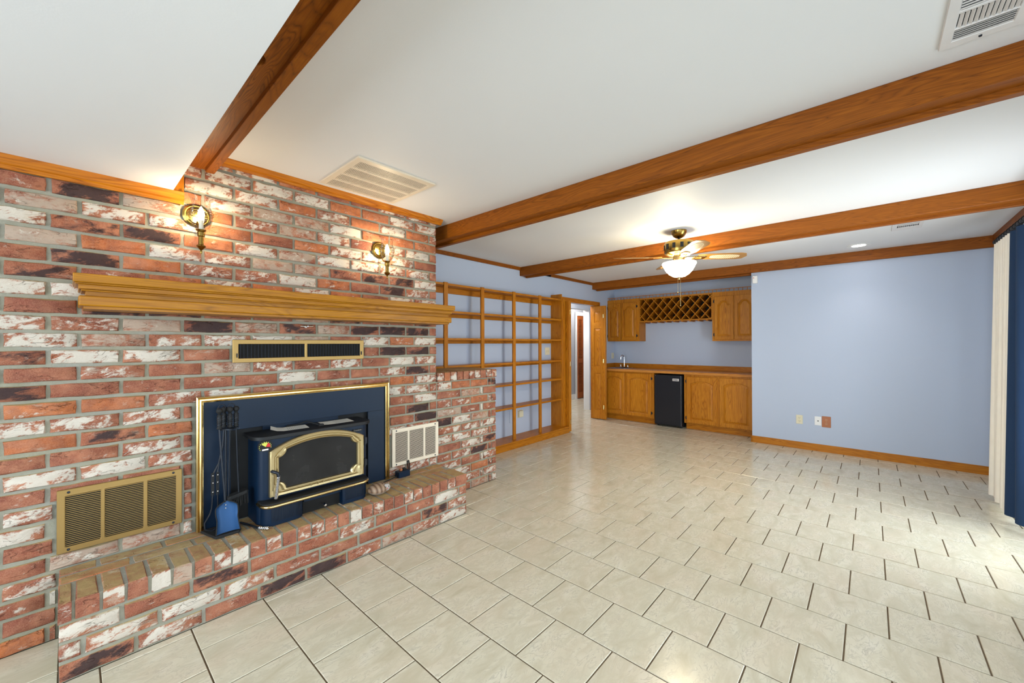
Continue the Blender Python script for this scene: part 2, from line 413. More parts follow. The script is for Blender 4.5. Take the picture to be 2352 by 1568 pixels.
# sliding glass door and side window for daylight, rear window added for fill
d1 = struct(MB().prism(rect(3.3, 5.3, .0, 2.05), [rect(3.37, 4.26, .08, 1.97), rect(4.34, 5.23, .08, 1.97)], 0, .06, XZ(YR-.10)), 'door_1', M_white)
box('pane', M_glass, d1, 3.37, 4.26, YR-.075, YR-.070, .08, 1.97, (0, 0, 0)); box('pane', M_glass, d1, 4.34, 5.23, YR-.075, YR-.070, .08, 1.97, (0, 0, 0))
struct(MB().prism(rect(3.22, 5.38, 0, 2.13), [rect(3.3, 5.3, -.0, 2.05)], 0, .022, XZ(YR)), 'trim_8', M_oakr['x'])
w1 = struct(MB().prism(rect(-1.3, 2.5, .45, 2.05), [rect(-1.23, .56, .52, 1.98), rect(.64, 2.43, .52, 1.98)], 0, .06, XZ(YR-.10)), 'window_1', M_white)
box('pane', M_glass, w1, -1.23, .56, YR-.075, YR-.070, .52, 1.98, (0, 0, 0)); box('pane', M_glass, w1, .64, 2.43, YR-.075, YR-.070, .52, 1.98, (0, 0, 0))
w2 = struct(MB().prism(rect(-.4, 2.4, .3, 2.1), [rect(-.33, .96, .37, 2.03), rect(1.04, 2.33, .37, 2.03)], 0, .06, YZ(XN-.10)), 'fill_window', M_white)  # unseen window added to go with the rear fill
box('pane', M_glass, w2, XN-.075, XN-.07, -.33, .96, .37, 2.03, (0, 0, 0)); box('pane', M_glass, w2, XN-.075, XN-.07, 1.04, 2.33, .37, 2.03, (0, 0, 0))
struct(MB().box(-30, 30, -31, YR-.16, -.3, -.13), 'ground_outside', plain('pale_paving', (150, 150, 140), .9))

# ------------------------------------------------------------------ floor tiles
TP = .3048; TX0, TY0 = 3.135, -.0565
def ylimit(x):
    if x < -.029: return YB+.006
    if x < 2.137: return 2.431
    if x < 2.878: return YB+.006
    if x < 5.115: return 3.46
    if x < 5.28 or x > 6.42: return YL
    return 9
def tile_mesh(w, d, name='tile'):
    g = .0029; e = .002
    mb = MB()
    r = lambda i, z: [(-w/2+i, -d/2+i, z), (w/2-i, -d/2+i, z), (w/2-i, d/2-i, z), (-w/2+i, d/2-i, z)]
    mb.loft([r(g, -.008), r(g, -e), r(g+e, 0)], True, False, True)
    me = bpy.data.meshes.new(name); me.from_pydata([tuple(v) for v in mb.v], [], mb.f); me.materials.append(M_tile); return me
cache = {}
tiles = []
camv = lambda x, y, z: (Vector((x, y, z))-Vector((0, 0, H)))
def screen(x, y, z):
    d = camv(x, y, z); w = d.dot(F_)
    if w < .05: return None
    return 1176+914*d.dot(RI)/w, 784-914*d.dot(UP)/w
for i in range(-12, 22):
    x0 = TX0+i*TP; x1 = x0+TP
    off = 0 if i % 2 == 0 else TP/2
    for j in range(-4, 20):
        y0 = TY0+off+j*TP; y1 = y0+TP
        pieces = []
        cuts = sorted({x0, x1, *[c for c in (-.029, 2.137, 2.878, 5.115, 5.28, 6.42) if x0 < c < x1]})
        for a, b in zip(cuts, cuts[1:]):
            yl = ylimit((a+b)/2); ya, yb = max(y0, YR), min(y1, yl)
            xb = xb0 = min(b, 9.6)
            if (a+b)/2 > XE and ya < 1.22: ya = 1.22
            if ya < YL-.01 and xb > 7.09: xb = 7.09
            if yl < 9 and y1 > YL+.13 and a > 4.62 and min(y1, 5.4)-max(y0, YL+.12) > .012: pieces.append((a, xb0, max(y0, YL+.12), min(y1, 5.4)))
            if ya > YL: yb = min(yb, 5.4)
            if xb-a < .012 or yb-ya < .012: continue
            pieces.append((a, xb, ya, yb))
        mg = []
        for p in pieces:      # rejoin pieces that share the same y-range
            if mg and abs(mg[-1][1]-p[0]) < 1e-6 and mg[-1][2:] == p[2:]: mg[-1] = (mg[-1][0], p[1], *p[2:])
            else: mg.append(p)
        tiles += mg
def vis(t):
    n = 0; pts = []
    for a in (0, .5, 1):
        for b in (0, .5, 1):
            q = screen(t[0]+(t[1]-t[0])*a, t[2]+(t[3]-t[2])*b, 0)
            if q and -60 < q[0] < 2412 and q[1] < 1640: n += 1
    return n
scored = []
for t in tiles:
    n = vis(t); cx, cy = (t[0]+t[1])/2, (t[2]+t[3])/2
    if cx > 6.62 and cy < YL: n = 0
    dist = cx*cx+cy*cy
    scored.append((0 if n else 1, dist, t))
scored.sort(key=lambda s: (s[0], s[1]))
rest = MB()
for k, (nv, dist, t) in enumerate(scored):
    w, d = t[1]-t[0], t[3]-t[2]; c = ((t[0]+t[1])/2, (t[2]+t[3])/2, 0)
    if nv == 0 and k < 298:
        key = (round(w, 3), round(d, 3))
        if key not in cache: cache[key] = tile_mesh(w, d)
        inst(cache[key], 'tile', floor, c)
    else:
        g = .0035; e = .0022
        r = lambda i, z: [(t[0]+i, t[2]+i, z), (t[1]-i, t[2]+i, z), (t[1]-i, t[3]-i, z), (t[0]+i, t[3]-i, z)]
        rest.loft([r(g, -.008), r(g, -e), r(g+e, 0)], True, False, True)
if rest.v:
    o = rest.build('tiles_far', M_tile, floor, (0, 0, 0)); o['kind'] = 'stuff'

# ------------------------------------------------------------------ bricks
def brick_mesh(w, h, d, seed, jit=.0036):
    r = random.Random(seed)
    def ring(inset, y, j):
        pts = []
        nl = 5 if w > .12 else 3
        edge = [(-w/2+w*k/(nl-1), -h/2) for k in range(nl)]+[(w/2, 0)]+[(w/2-w*k/(nl-1), h/2) for k in range(nl)]+[(-w/2, 0)]
        for a, b in edge:
            a2 = a*(1-2*inset/w); b2 = b*(1-2*inset/h)
            pts.append((a2+r.uniform(-j, j), y+r.uniform(-j, j)*.5, b2+r.uniform(-j, j)))
        return pts
    mb = MB()
    mb.loft([ring(.001, d, 0), ring(0, .005, jit*.7), ring(.0045, 0, jit)], True, False, False)
    k = len(mb.v)//3; base = 2*k
    nc = 3
    cs = [(-w*.27, r.uniform(-.002, .001), 0), (0, r.uniform(-.002, .001), 0), (w*.27, r.uniform(-.002, .001), 0)]
    mb.add([(0, r.uniform(-.0015, .0005), 0)], [])
    ci = len(mb.v)-1
    for i in range(k): mb.f.append((base+i, base+(i+1) % k, ci))
    me = bpy.data.meshes.new('brick'); me.from_pydata([tuple(v) for v in mb.v], [], mb.f)
    bm = bmesh.new(); bm.from_mesh(me); bmesh.ops.recalc_face_normals(bm, faces=bm.faces); bm.to_mesh(me); bm.free()
    me.shade_smooth(); me.set_sharp_from_angle(angle=radians(50))
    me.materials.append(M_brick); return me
CP = .0794
BH = CP-.0165
LONG = [brick_mesh(.226, BH, .09, 100+i) for i in range(10)]
MID = [brick_mesh(.15, BH, .09, 200+i) for i in range(4)]
SHORT = [brick_mesh(.068, BH, .09, 300+i) for i in range(4)]
CODES = dict(R=(.30, .40, .16, .36), O=(.85, .42, .08, .36), W=(.5, .80, .1, .45), D=(.45, .3, .82, .36), G=(.42, .42, .2, .84), B=(.12, .22, .95, .3), P=(.36, .66, .1, .5))
def ccol(code):
    h, w, d, g = CODES[code]; u = RND.uniform
    cl = lambda x: max(0, min(1, x))
    return (cl(h+u(-.1, .1)), cl(w+u(-.08, .08)), cl(d+u(-.08, .08)), cl(g+u(-.1, .1)))
def lay(parent, x0, x1, zc, code, y=YB, gap=.0155, name='brick', h=BH):
    w = x1-x0-gap
    if w < .012: return
    pool, ref = (LONG, .226) if w > .185 else (MID, .15) if w > .1 else (SHORT, .068)
    inst(RND.choice(pool), name, parent, ((x0+x1)/2, y+RND.uniform(-.0025, .002), zc+RND.uniform(-.0012, .0012)),
         (w/ref, 1, h/BH), (0, RND.uniform(-.004, .004), RND.uniform(-.006, .006)), ccol(code))
EVEN = [-.546, -.306, -.068, .172, .413, .653, .892, 1.13, 1.367, 1.60, 1.835, 2.065, 2.144]
ODD = [-.442, -.202, .028, .27, .505, .745, .984, 1.217, 1.453, 1.684, 1.914, 2.144]
PAT = {30: '..' 'WOWWORRPPPR'[0:11], 29: '.' 'GWWWWWOOWW', 28: '.' 'ROOWWOPOWOP', 27: '.' 'GOOWGGWOOO', 26: '.' 'RDGOPGWRPWR',
       25: '.' 'GWWOROWWWR', 24: '.' 'WDDOWGWWWWR', 23: '.' 'GOWPGGDDDW', 22: '.' 'RDOPPWORDWR', 21: '.' 'DROPOWORWP', 20: '.' 'WWGPOROPRDR',
       19: '.' 'RBDDRGDRRD', 18: '.' 'WPGBGDGDBBR', 17: '.' 'WGPWWGRWOW', 16: '.' 'DWWRPRGRBBR', 15: '.' 'RPRGPRPRWP', 14: '.' 'DRRRRWRRPDR',  # mantel shade is coloured into the dark codes just below it
       13: '.' 'OOPWRRRROP', 12: '.' 'WPWRRRRRPPR', 11: '.' 'ODOPRRRRRW', 10: '.' 'RRPRRRRRRBR', 9: '.' 'WWPRRRRRRB', 8: '.' 'RRRRRRRRPPR', 7: '.' 'PRRRRRRRPP',
       6: '.' 'WRRRRRRRPPR', 5: '.' 'RDRRRRRRWP', 4: '.' 'RGGWRRRRPWP', 3: 'RP', 2: 'RR', 1: 'PR', 0: 'RO'}
for k in range(31):
    js = EVEN if k % 2 == 0 else ODD
    zc = CP*(k+.5)-.004; z0, z1 = zc-CP/2, zc+CP/2
    pat = PAT.get(k, '')
    for i in range(len(js)-1):
        a, b = js[i], js[i+1]
        if b < -.45: continue
        if z0 > 2.19 and b < .36: continue
        if z0 > 2.415: continue
        if z1 < .33 and b > -.03: 
            if a > -.03: continue
        if a > .49 and b < 1.64 and z1 < 1.05: continue
        if a > .66 and b < 1.45 and z0 > 1.26 and z1 < 1.385: continue
        if a > -.03 and b < .40 and z0 > .40 and z1 < .68: continue
        if a > 1.71 and b < 2.14 and z0 > .40 and z1 < .68: continue
        c = pat[i] if i < len(pat) and pat[i] != '.' else RND.choice('RRRPPWWODG')
        a2, b2 = a, b
        # bricks are cut around the grilles, the stove surround and the hearth
        for gx0, gx1, gz0, gz1 in ((-.045, .416, .386, .69), (.463, 1.662, .2, 1.075), (1.692, 2.151, .386, .69), (.638, 1.467, 1.25, 1.396)):
            if z0+.015 > gz0 and z1-.015 < gz1:
                if a2 < gx0 < b2: b2 = gx0
                elif a2 < gx1 < b2: a2 = gx1
                elif a2 >= gx0 and b2 <= gx1: b2 = a2
        if z1 < .325 and b2 > -.036: b2 = -.036
        h = BH; zz = zc
        if z1 > 2.44: h = BH*.62; zz = zc-.012
        lay(wall_left, a2, b2, zz, c, h=h)
# low wing wall at the right of the chimney
WE = [2.065, 2.309, 2.539, 2.77, 2.81, 2.885]; WO = [2.144, 2.19, 2.43, 2.66, 2.885]
WPAT = {12: 'WOODD', 11: 'RGWRW', 10: 'PPOPR', 9: 'GRWRP', 8: 'BWGRR', 7: 'PPPPD', 6: 'WWPRR', 5: 'RWPDP', 4: 'RPDRR', 3: 'PRWPP', 2: 'PPOPR', 1: 'PPGPW', 0: 'PPGGP'}
for k in range(13):
    zc = CP*(k+.5)-.004
    js = [2.144, 2.309, 2.539, 2.77, 2.815, 2.885] if k % 2 == 0 else [2.144, 2.42, 2.66, 2.70, 2.885]
    for i in range(len(js)-1):
        lay(wall_low, js[i], js[i+1], zc, WPAT[k][min(i, 4)])
def rowlock_mesh(w, d, h, seed):
    r = random.Random(seed); j = .0018; mb = MB()
    u = lambda: r.uniform(-j, j)
    def ring(i, z): return [(a+u(), b+u(), z+u()) for a, b in ((-w/2+i, -d/2+i), (0, -d/2+i), (w/2-i, -d/2+i), (w/2-i, 0), (w/2-i, d/2-i), (0, d/2-i), (-w/2+i, d/2-i), (-w/2+i, 0))]
    mb.loft([ring(0, -h/2), ring(0, h/2-.005), ring(.005, h/2)], True, False, True)
    me = bpy.data.meshes.new('brick'); me.from_pydata([tuple(v) for v in mb.v], [], mb.f)
    bm = bmesh.new(); bm.from_mesh(me); bmesh.ops.recalc_face_normals(bm, faces=bm.faces); bm.to_mesh(me); bm.free()
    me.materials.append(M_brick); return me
ROW = [rowlock_mesh(.066, .195, .078, 400+i) for i in range(6)]
ROWW = [rowlock_mesh(.066, .50, .078, 450+i) for i in range(4)]
STR = [rowlock_mesh(.226, .088, .05, 500+i) for i in range(5)]
for i in range(10):
    x = 2.144+.074*(i+.5)
    inst(RND.choice(ROWW), 'brick', wall_low, (x, YB+.25, 1.071), (.97, 1.03, 1), (0, 0, RND.uniform(-.004, .004)), ccol(RND.choice('RRPRPO')))
# raised hearth
hearth = thing('hearth', 'raised brick hearth in front of the wood stove, topped with a row of upright bricks', 'hearth', (1.05, 2.62, 0))
hm = MB().box(-.028, 2.136, 2.432, YB-.002, 0, .3165)
part(hm, 'mortar_bed', M_mortar, hearth)
HP = ['DPRBBPGPWW', 'PWWPRRRRDPW', 'WRDRRPRRWPP']
for k in range(3):
    zc = CP*(k+.5)-.002; s = -.036; first = .236 if k != 1 else .075
    js = [s, s+first]
    if k == 2: js = [s, s+.19]
    while js[-1]+.2385 < 2.10: js.append(js[-1]+.2385)
    js.append(2.144)
    for i in range(len(js)-1):
        lay(hearth, js[i], js[i+1], zc, HP[k][min(i, len(HP[k])-1)], y=2.424)
rx = [-.036, .012]+[.012+.0775*(i+1) for i in range(27)]+[2.144]
rx = [x for x in rx if x < 2.10]+[2.144]
RP = 'RRWRWGRPWRPRPPRRWRPRRWPRRRPRRP'
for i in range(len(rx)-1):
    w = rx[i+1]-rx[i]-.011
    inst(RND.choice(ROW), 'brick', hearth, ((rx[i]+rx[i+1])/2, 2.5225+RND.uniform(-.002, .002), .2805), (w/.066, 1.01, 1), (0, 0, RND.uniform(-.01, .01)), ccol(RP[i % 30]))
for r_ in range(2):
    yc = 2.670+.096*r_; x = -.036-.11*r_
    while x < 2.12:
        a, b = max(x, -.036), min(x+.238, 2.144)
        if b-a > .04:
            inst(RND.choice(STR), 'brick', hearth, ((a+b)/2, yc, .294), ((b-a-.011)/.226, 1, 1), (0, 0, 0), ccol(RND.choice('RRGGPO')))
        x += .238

# ------------------------------------------------------------------ ceiling beams
def beam(name, label, x0, y0, y1, zb, notch=False):
    t = thing(name, label, 'beam', (x0, (y0+y1)/2, zb))
    if notch:
        pts = [(x0, y0)]+[(x0, 1.50)]+[(x0+.085*sin(pi*k/10), 1.50+.17*k/10) for k in range(1, 10)]+[(x0, 1.67), (x0, y1), (x0+.15, y1), (x0+.15, y0)]
        mb = MB().prism(pts, [], 0, CE-zb, XY(zb))
    else: mb = MB().box(x0, x0+.14, y0, y1, zb, CE)
    part(mb, 'beam_body', M_beam['y'], t, bevel=.003)
    xs = x0+(.085 if not notch else .132)
    part(MB().box(xs, xs+.042, y0, y1-.035, zb-.024, zb+.01), 'edge_strip', M_beam['y'], t, bevel=.002)
    return t
beam('ceiling_beam', 'orange oak ceiling beam beside the white soffit, above the left wall lamp', .375, YR, YB, 2.358, True)
beam('ceiling_beam', 'long brown oak ceiling beam that meets the chimney, nearest of the full beams', 2.29, YR, YL, 2.321)
beam('ceiling_beam', 'brown oak ceiling beam just behind the ceiling fan', 4.275, YR, YL, 2.326)
t = thing('ceiling_beam', 'brown oak ceiling beam along the top of the blue end wall and the bar alcove', 'beam', (6.26, 1.4, 2.33))
part(MB().box(6.262, XE, YR, 1.22, 2.33, CE).box(6.262, 6.40, 1.22, YL, 2.33, CE), 'beam_body', M_beam['y'], t, bevel=.003)
part(MB().box(6.345, 6.385, 1.22, YL-.035, 2.306, 2.34), 'edge_strip', M_beam['y'], t)

# ------------------------------------------------------------------ mantel
t = thing('mantel_shelf', 'honey oak mantel shelf with stepped moulding on the brick chimney', 'mantel', (1.08, YB, 1.53))
def slab(x0, x1, yf, z0, z1, nm, bv=.003): part(MB().box(x0, x1, yf, YB+.004, z0, z1), nm, M_mantel, t, bevel=bv, seg=2)
slab(.007, 2.155, 2.578, 1.641, 1.680, 'top_board')
part(MB().box(.013, 2.149, 2.588, YB, 1.634, 1.641).box(.024, 2.138, 2.600, YB, 1.612, 1.634).box(.032, 2.130, 2.608, YB, 1.605, 1.612), 'bed_moulding', M_mantel, t, bevel=.002)
slab(.046, 2.118, 2.625, 1.58, 1.606, 'frieze_board', 0)
slab(.024, 2.136, 2.600, 1.538, 1.584, 'lower_board', .006)
part(MB().box(.04, 2.12, 2.616, YB, 1.526, 1.539), 'lower_moulding', M_mantel, t)

# ------------------------------------------------------------------ wall grilles
def slat_inst(mb, mat, base):
    me = bpy.data.meshes.new('slat'); me.from_pydata([tuple(Vector(v)-Vector(base)) for v in mb.v], [], mb.f); me.materials.append(mat); return me
def wall_grille(name, label, x0, x1, z0, z1, cols, zi0, zi1, n, mat, void, depth=.014, tilt=1):
    g = thing(name, label, 'vent grille', ((x0+x1)/2, YB, z0))
    yf = YB-depth
    part(MB().prism(rect(x0, x1, z0, z1), [rect(a, b, zi0, zi1) for a, b in cols], 0, depth, XZ(yf)), 'frame', mat, g, bevel=.002)
    part(MB().box(x0+.01, x1-.01, YB-.0065, YB-.0035, z0+.01, z1-.01), 'backing', void, g)
    hs = (zi1-zi0)/n
    for a, b in cols:
        w = b-a; mb = MB()
        f0, r0, tk = hs*.02, -hs*.2, hs*.34
        mb.add([(-w/2, 0, f0), (w/2, 0, f0), (w/2, .0045, r0), (-w/2, .0045, r0), (-w/2, 0, f0+tk), (w/2, 0, f0+tk), (w/2, .0045, r0+tk*.6), (-w/2, .0045, r0+tk*.6)],
               [(0, 1, 2, 3), (4, 7, 6, 5), (0, 4, 5, 1), (2, 6, 7, 3), (1, 5, 6, 2), (0, 3, 7, 4)])
        me = slat_inst(mb, mat, (0, 0, 0))
        for k in range(n): inst(me, 'slat', g, ((a+b)/2, yf+.002, zi0+hs*(k+.5)))
    for sx in (x0+.014+(x1-x0)*.05, x1-.014-(x1-x0)*.05):
        for sz in (z0+.013, z1-.014):
            part(MB().lathe([(.006, 0), (.005, -.003), (.001, -.004)], (sx, yf, sz), 8, 'y'), 'screw', M_iron, g)
    return g
wall_grille('wall_grille', 'wide bronze return air grille in the brick wall left of the stove', -.04, .411, .392, .686, [(-.013, .102), (.117, .256), (.272, .386)], .418, .655, 27, M_brassold, M_void)
wall_grille('wall_grille', 'almond return air grille in the brick right of the stove', 1.698, 2.148, .393, .687, [(1.726, 1.84), (1.856, 1.993), (2.011, 2.119)], .42, .658, 30, M_vent, M_voidbrown)
g = thing('wall_register', 'long narrow brass register in the brick under the mantel', 'vent grille', (1.05, YB, 1.254))
part(MB().prism(rect(.643, 1.462, 1.254, 1.392), [rect(.673, 1.047, 1.280, 1.365), rect(1.064, 1.434, 1.280, 1.365)], 0, .012, XZ(YB-.012)), 'frame', M_brassold, g, bevel=.002)
part(MB().box(.66, 1.45, YB-.0055, YB-.0035, 1.27, 1.38), 'backing', M_void, g)
me = slat_inst(MB().box(-.0007, .0007, -.0035, .002, -.0425, .0425), M_iron, (0, 0, 0))
for k in range(20):
    for a in (.673, 1.064): inst(me, 'fin', g, (a+.0187*(k+.5), YB-.008, 1.3225))
for sx in (.656, 1.449): part(MB().box(sx-.002+.008*(1 if sx < 1 else -1), sx+.002+.008*(1 if sx < 1 else -1), YB-.022, YB-.012, 1.285, 1.31), 'damper_lever', M_iron, g)
nl = MB().lathe([(.004, 0), (.004, .03), (.010, .032), (.006, .04), (.001, .041)], (1.056, YB-.04, 1.482), 10, 'y')
o = nl.build('wall_hook', M_chrome, None, (1.056, YB-.02, 1.482), 0, 40); tag(o, 'small silver hook in the mortar just under the mantel', 'hook')
part(MB().tube([(1.02, YB-.012, 1.483), (1.056, YB-.022, 1.483), (1.10, YB-.012, 1.485)], .004, 6), 'cross_pin', M_chrome, o)

# ------------------------------------------------------------------ stove insert
sv = thing('wood_stove_insert', 'blue-black wood stove insert with arched brass door set in the brick fireplace', 'stove', (1.06, 2.70, .32))
XZs = XZ(2.785)
part(MB().prism([(.49, .323), (.63, .323), (.63, .86), (1.487, .86), (1.487, .323), (1.64, .323), (1.64, 1.06), (.49, 1.06)], [], 0, .012, XZs), 'surround_panel', M_navy, sv, bevel=.001)
part(MB().box(.60, 1.52, YB+.004, YB+.008, .318, .90), 'firebox_opening', M_blackm, sv)
part(MB().box(.80, 1.27, 2.802, 2.808, .82, .88), 'flue_baffle', M_navy, sv)
part(MB().box(.63, .6315, 2.7835, 2.787, .318, 1.0).box(1.486, 1.4875, 2.7835, 2.787, .318, .86).box(1.487, 1.62, 2.7835, 2.787, .858, .8595), 'panel_seam', M_blackm, sv)
def mitre(off, y): # U-shaped ring offset inward
    return [(.468+off, y, .323), (.468+off, y, 1.070-off), (1.657-off, y, 1.070-off), (1.657-off, y, .323)]
prof = [(0, 2.80), (0, 2.772), (.006, 2.768), (.012, 2.774), (.014, 2.768), (.021, 2.766), (.024, 2.776), (.027, 2.772), (.033, 2.774), (.034, 2.80)]
mb = MB(); mb.loft([[mitre(o_, y)[k] for o_, y in prof] for k in range(4)], False)
part(mb, 'brass_trim', M_brass, sv, smooth=25)
# body with rounded front corners
def rounded(x0, x1, yf, yb, r, n=6):
    p = [(x0, yb)]
    p += [(x0+r-r*cos(pi/2*k/n), yf+r-r*sin(pi/2*k/n)) for k in range(n+1)]
    p += [(x1-r+r*sin(pi/2*k/n), yf+r-r*cos(pi/2*k/n)) for k in range(n+1)]
    p += [(x1, yb)]
    return p
part(MB().prism(rounded(.722, 1.392, 2.60, 2.80,   .05), [], 0, .492, XY(.323)), 'stove_body', M_navy, sv, smooth=30)
part(MB().prism(rounded(.695, 1.412, 2.572, 2.80, .07), [], 0, .022, XY(.812)), 'top_plate', M_black, sv, bevel=.005, smooth=30, seg=2)
part(MB().prism(rounded(.722, 1.356, 2.508, 2.62, .055), [], 0, .012, XY(.452)), 'ash_ledge', M_black, sv, smooth=30)
lp = rounded(.722, 1.356, 2.508, 2.62, .055, 10)
part(MB().tube([(x, y, .447) for x, y in lp], .009, 8), 'brass_rail', M_brass, sv, smooth=60)
part(MB().prism(rounded(.735, .958, 2.55, 2.66, .06), [], 0, .125, XY(.322)), 'blower_housing', M_navy, sv, smooth=30)
part(MB().prism([(1.185, 2.55)]+rounded(1.185, 1.366, 2.55, 2.66, .06)[8:]+[(1.185, 2.66)], [], 0, .125, XY(.322)), 'blower_housing', M_navy, sv, smooth=30)
part(MB().box(.958, 1.185, 2.575, 2.585, .40, .447), 'lower_rail', M_navy, sv)
part(MB().box(.958, 1.185, 2.594, 2.599, .323, .40), 'gap_shade', M_void, sv)  # dark sheet standing in for the shaded gap between the housings
def mesh_grille(x0, x1, z0, z1, y, curve=None):
    mb = MB(); nx = int((x1-x0)/.0085); nz = int((z1-z0)/.0085)
    cv = curve or (lambda x: y)
    for k in range(nx+1):
        x = x0+(x1-x0)*k/nx; mb.box(x-.0008, x+.0008, cv(x)-.0015, cv(x), z0, z1)
    for k in range(nz+1):
        z = z0+(z1-z0)*k/nz
        for q in range(nx):
            xa, xb = x0+(x1-x0)*q/nx, x0+(x1-x0)*(q+1)/nx
            mb.add([(xa, cv(xa)-.001, z-.0008), (xb, cv(xb)-.001, z-.0008), (xb, cv(xb)-.001, z+.0008), (xa, cv(xa)-.001, z+.0008)], [(0, 1, 2, 3)])
    return mb
part(mesh_grille(.775, .935, .345, .425, 2.5495, lambda x: 2.5495+(max(0, .795-x)**2)/.12), 'wire_mesh', M_iron, sv)
part(mesh_grille(1.205, 1.33, .345, .425, 2.5495, lambda x: 2.5495+(max(0, x-1.306)**2)/.12), 'wire_mesh', M_iron, sv)
# door
def arch(x0, x1, zb, zs, zp, n=18):
    cx = (x0+x1)/2; hw = (x1-x0)/2; sag = zp-zs; R = (hw*hw+sag*sag)/(2*sag)
    a = math.asin(hw/R)
    return [(x0, zb), (x1, zb)]+[(cx+R*sin(a-2*a*k/n), zp-R+R*cos(a-2*a*k/n)) for k in range(n+1)]
def notch_arch(x0, x1, zb, zs, zp, r, n=5):
    cx = (x0+x1)/2; P = []
    P += [(x0+r*cos(pi/2*(1-k/n)), zb+r*sin(pi/2*(1-k/n))) for k in range(n, -1, -1)][::-1][::-1]
    P = [(x0+r*cos(t), zb+r*sin(t)) for t in [pi/2*(1-k/n) for k in range(n+1)]]          # bottom-left bite
    P += [(x1-r*cos(t), zb+r*sin(t)) for t in [pi/2*k/n for k in range(n+1)]]             # bottom-right bite
    P += [(x1-r*cos(t), zs-r*.3-r*sin(t)+r*.9) for t in [pi/2*(1-k/n) for k in range(n+1)]]
    xa, xb = x1-r, x0+r; za = P[-1][1]
    m_ = 14; hw = (xa-xb)/2
    for k in range(1, m_):
        u = -1+2*k/m_; P.append((cx-u*hw, zp-(zp-za)*u*u))
    P += [(x0+r*cos(t), zs-r*.3-r*sin(t)+r*.9) for t in [pi/2*k/n for k in range(n+1)]]
    return P
def polar(poly, c, angs):
    out = []
    for a in angs:
        d = (cos(a), sin(a)); best = None
        for i in range(len(poly)):
            p, q = poly[i], poly[(i+1) % len(poly)]
            ex, ey = q[0]-p[0], q[1]-p[1]; den = d[0]*ey-d[1]*ex
            if abs(den) < 1e-12: continue
            px, py = p[0]-c[0], p[1]-c[1]
            tt = (px*ey-py*ex)/den; u = (px*d[1]-py*d[0])/den
            if tt > 0 and -1e-6 <= u <= 1+1e-6 and (best is None or tt > best): best = tt
        out.append((c[0]+d[0]*best, c[1]+d[1]*best))
    return out
DC = (1.057, .62)
outer = arch(.772, 1.343, .478, .742, .818); inner = notch_arch(.822, 1.296, .515, .716, .772, .042)
def sc(poly, d):
    return [(DC[0]+(x-DC[0])*(1+d/abs(.28)), DC[1]+(z-DC[1])*(1+d/.15)) for x, z in poly]
angs = sorted({round(atan2(z-DC[1], x-DC[0]), 5) for x, z in outer+inner} | {round(-pi+2*pi*k/72+.001, 5) for k in range(72)})
O_ = polar(outer, DC, angs); I_ = polar(inner, DC, angs)
lerp = lambda t_: [(a[0]+(b[0]-a[0])*t_, a[1]+(b[1]-a[1])*t_) for a, b in zip(O_, I_)]
ring = lambda poly, y: [(x, y, z) for x, z in poly]
mb = MB().loft([ring(O_, 2.604), ring(O_, 2.574), ring(lerp(.10), 2.569), ring(lerp(.42), 2.571), ring(lerp(.55), 2.580), ring(lerp(.68), 2.580), ring(lerp(.80), 2.572), ring(lerp(.92), 2.574), ring(I_, 2.584), ring(I_, 2.60)])
part(mb, 'door_frame', M_brassdoor, sv, smooth=35)
part(MB().prism(inner, [], 0, .004, XZ(2.588)), 'door_glass', M_sglass, sv)
part(MB().tube([(.781, 2.574, .63), (.79, 2.55, .628), (.803, 2.545, .62), (.808, 2.545, .60)], .009, 8), 'door_latch', M_iron, sv, smooth=60)
coil = MB(); hx = lambda k: (.808-.014*k/160+.0085*cos(k*.7854), 2.545+.0085*sin(k*.7854), .60-.125*k/160)
coil.tube([hx(k) for k in range(161)], .0022, 5)
coil.tube([(.808, 2.545, .60), (.794, 2.545, .478)], .004, 6)
part(coil, 'spring_handle', M_chrome, sv, smooth=60)
for z in (.70, .55): part(MB().lathe([(.008, -.028), (.008, .028)], (1.358, 2.586, z), 10).box(1.35, 1.375, 2.588, 2.602, z-.02, z+.02), 'door_hinge', M_iron, sv, smooth=40)
part(MB().tube([(1.067, 2.63, .362), (1.067, 2.548, .362)], .004, 8).lathe([(.004, 0), (.009, -.002), (.010, -.02), (.007, -.026)], (1.067, 2.552, .362), 10, 'y'), 'air_control_knob', M_chrome, sv, smooth=50)
def text(s, name, mat, parent, loc, size, rot, extr=.001, align='CENTER', sx=1):
    cu = bpy.data.curves.new(name, 'FONT'); cu.body = s; cu.size = size; cu.extrude = extr; cu.align_x = align; cu.align_y = 'CENTER'; cu.resolution_u = 3
    cu.materials.append(mat)
    tmp = bpy.data.objects.new(name, cu); me = bpy.data.meshes.new_from_object(tmp); bpy.data.objects.remove(tmp)
    o = bpy.data.objects.new(name, me); COL.objects.link(o); o.parent = parent
    o.location = Vector(loc)-Vector(TB[parent.name]); o.rotation_euler = rot; o.scale = (sx, 1, 1); TB[o.name] = tuple(loc)
    return o
FY = (pi/2, 0, 0); FXm = (pi/2, 0, -pi/2)
for k, ch in enumerate('LOPI'): text(ch, 'lettering', M_brassdoor, sv, (.999+.037*k, 2.5695, .497), .021, FY, .0025)
part(MB().box(1.275, 1.345, 2.594, 2.601, .771, .786), 'badge', M_blackm, sv)
text('Freedom', 'badge_lettering', M_chrome, sv, (1.31, 2.5935, .7785), .014, FY, .0008)
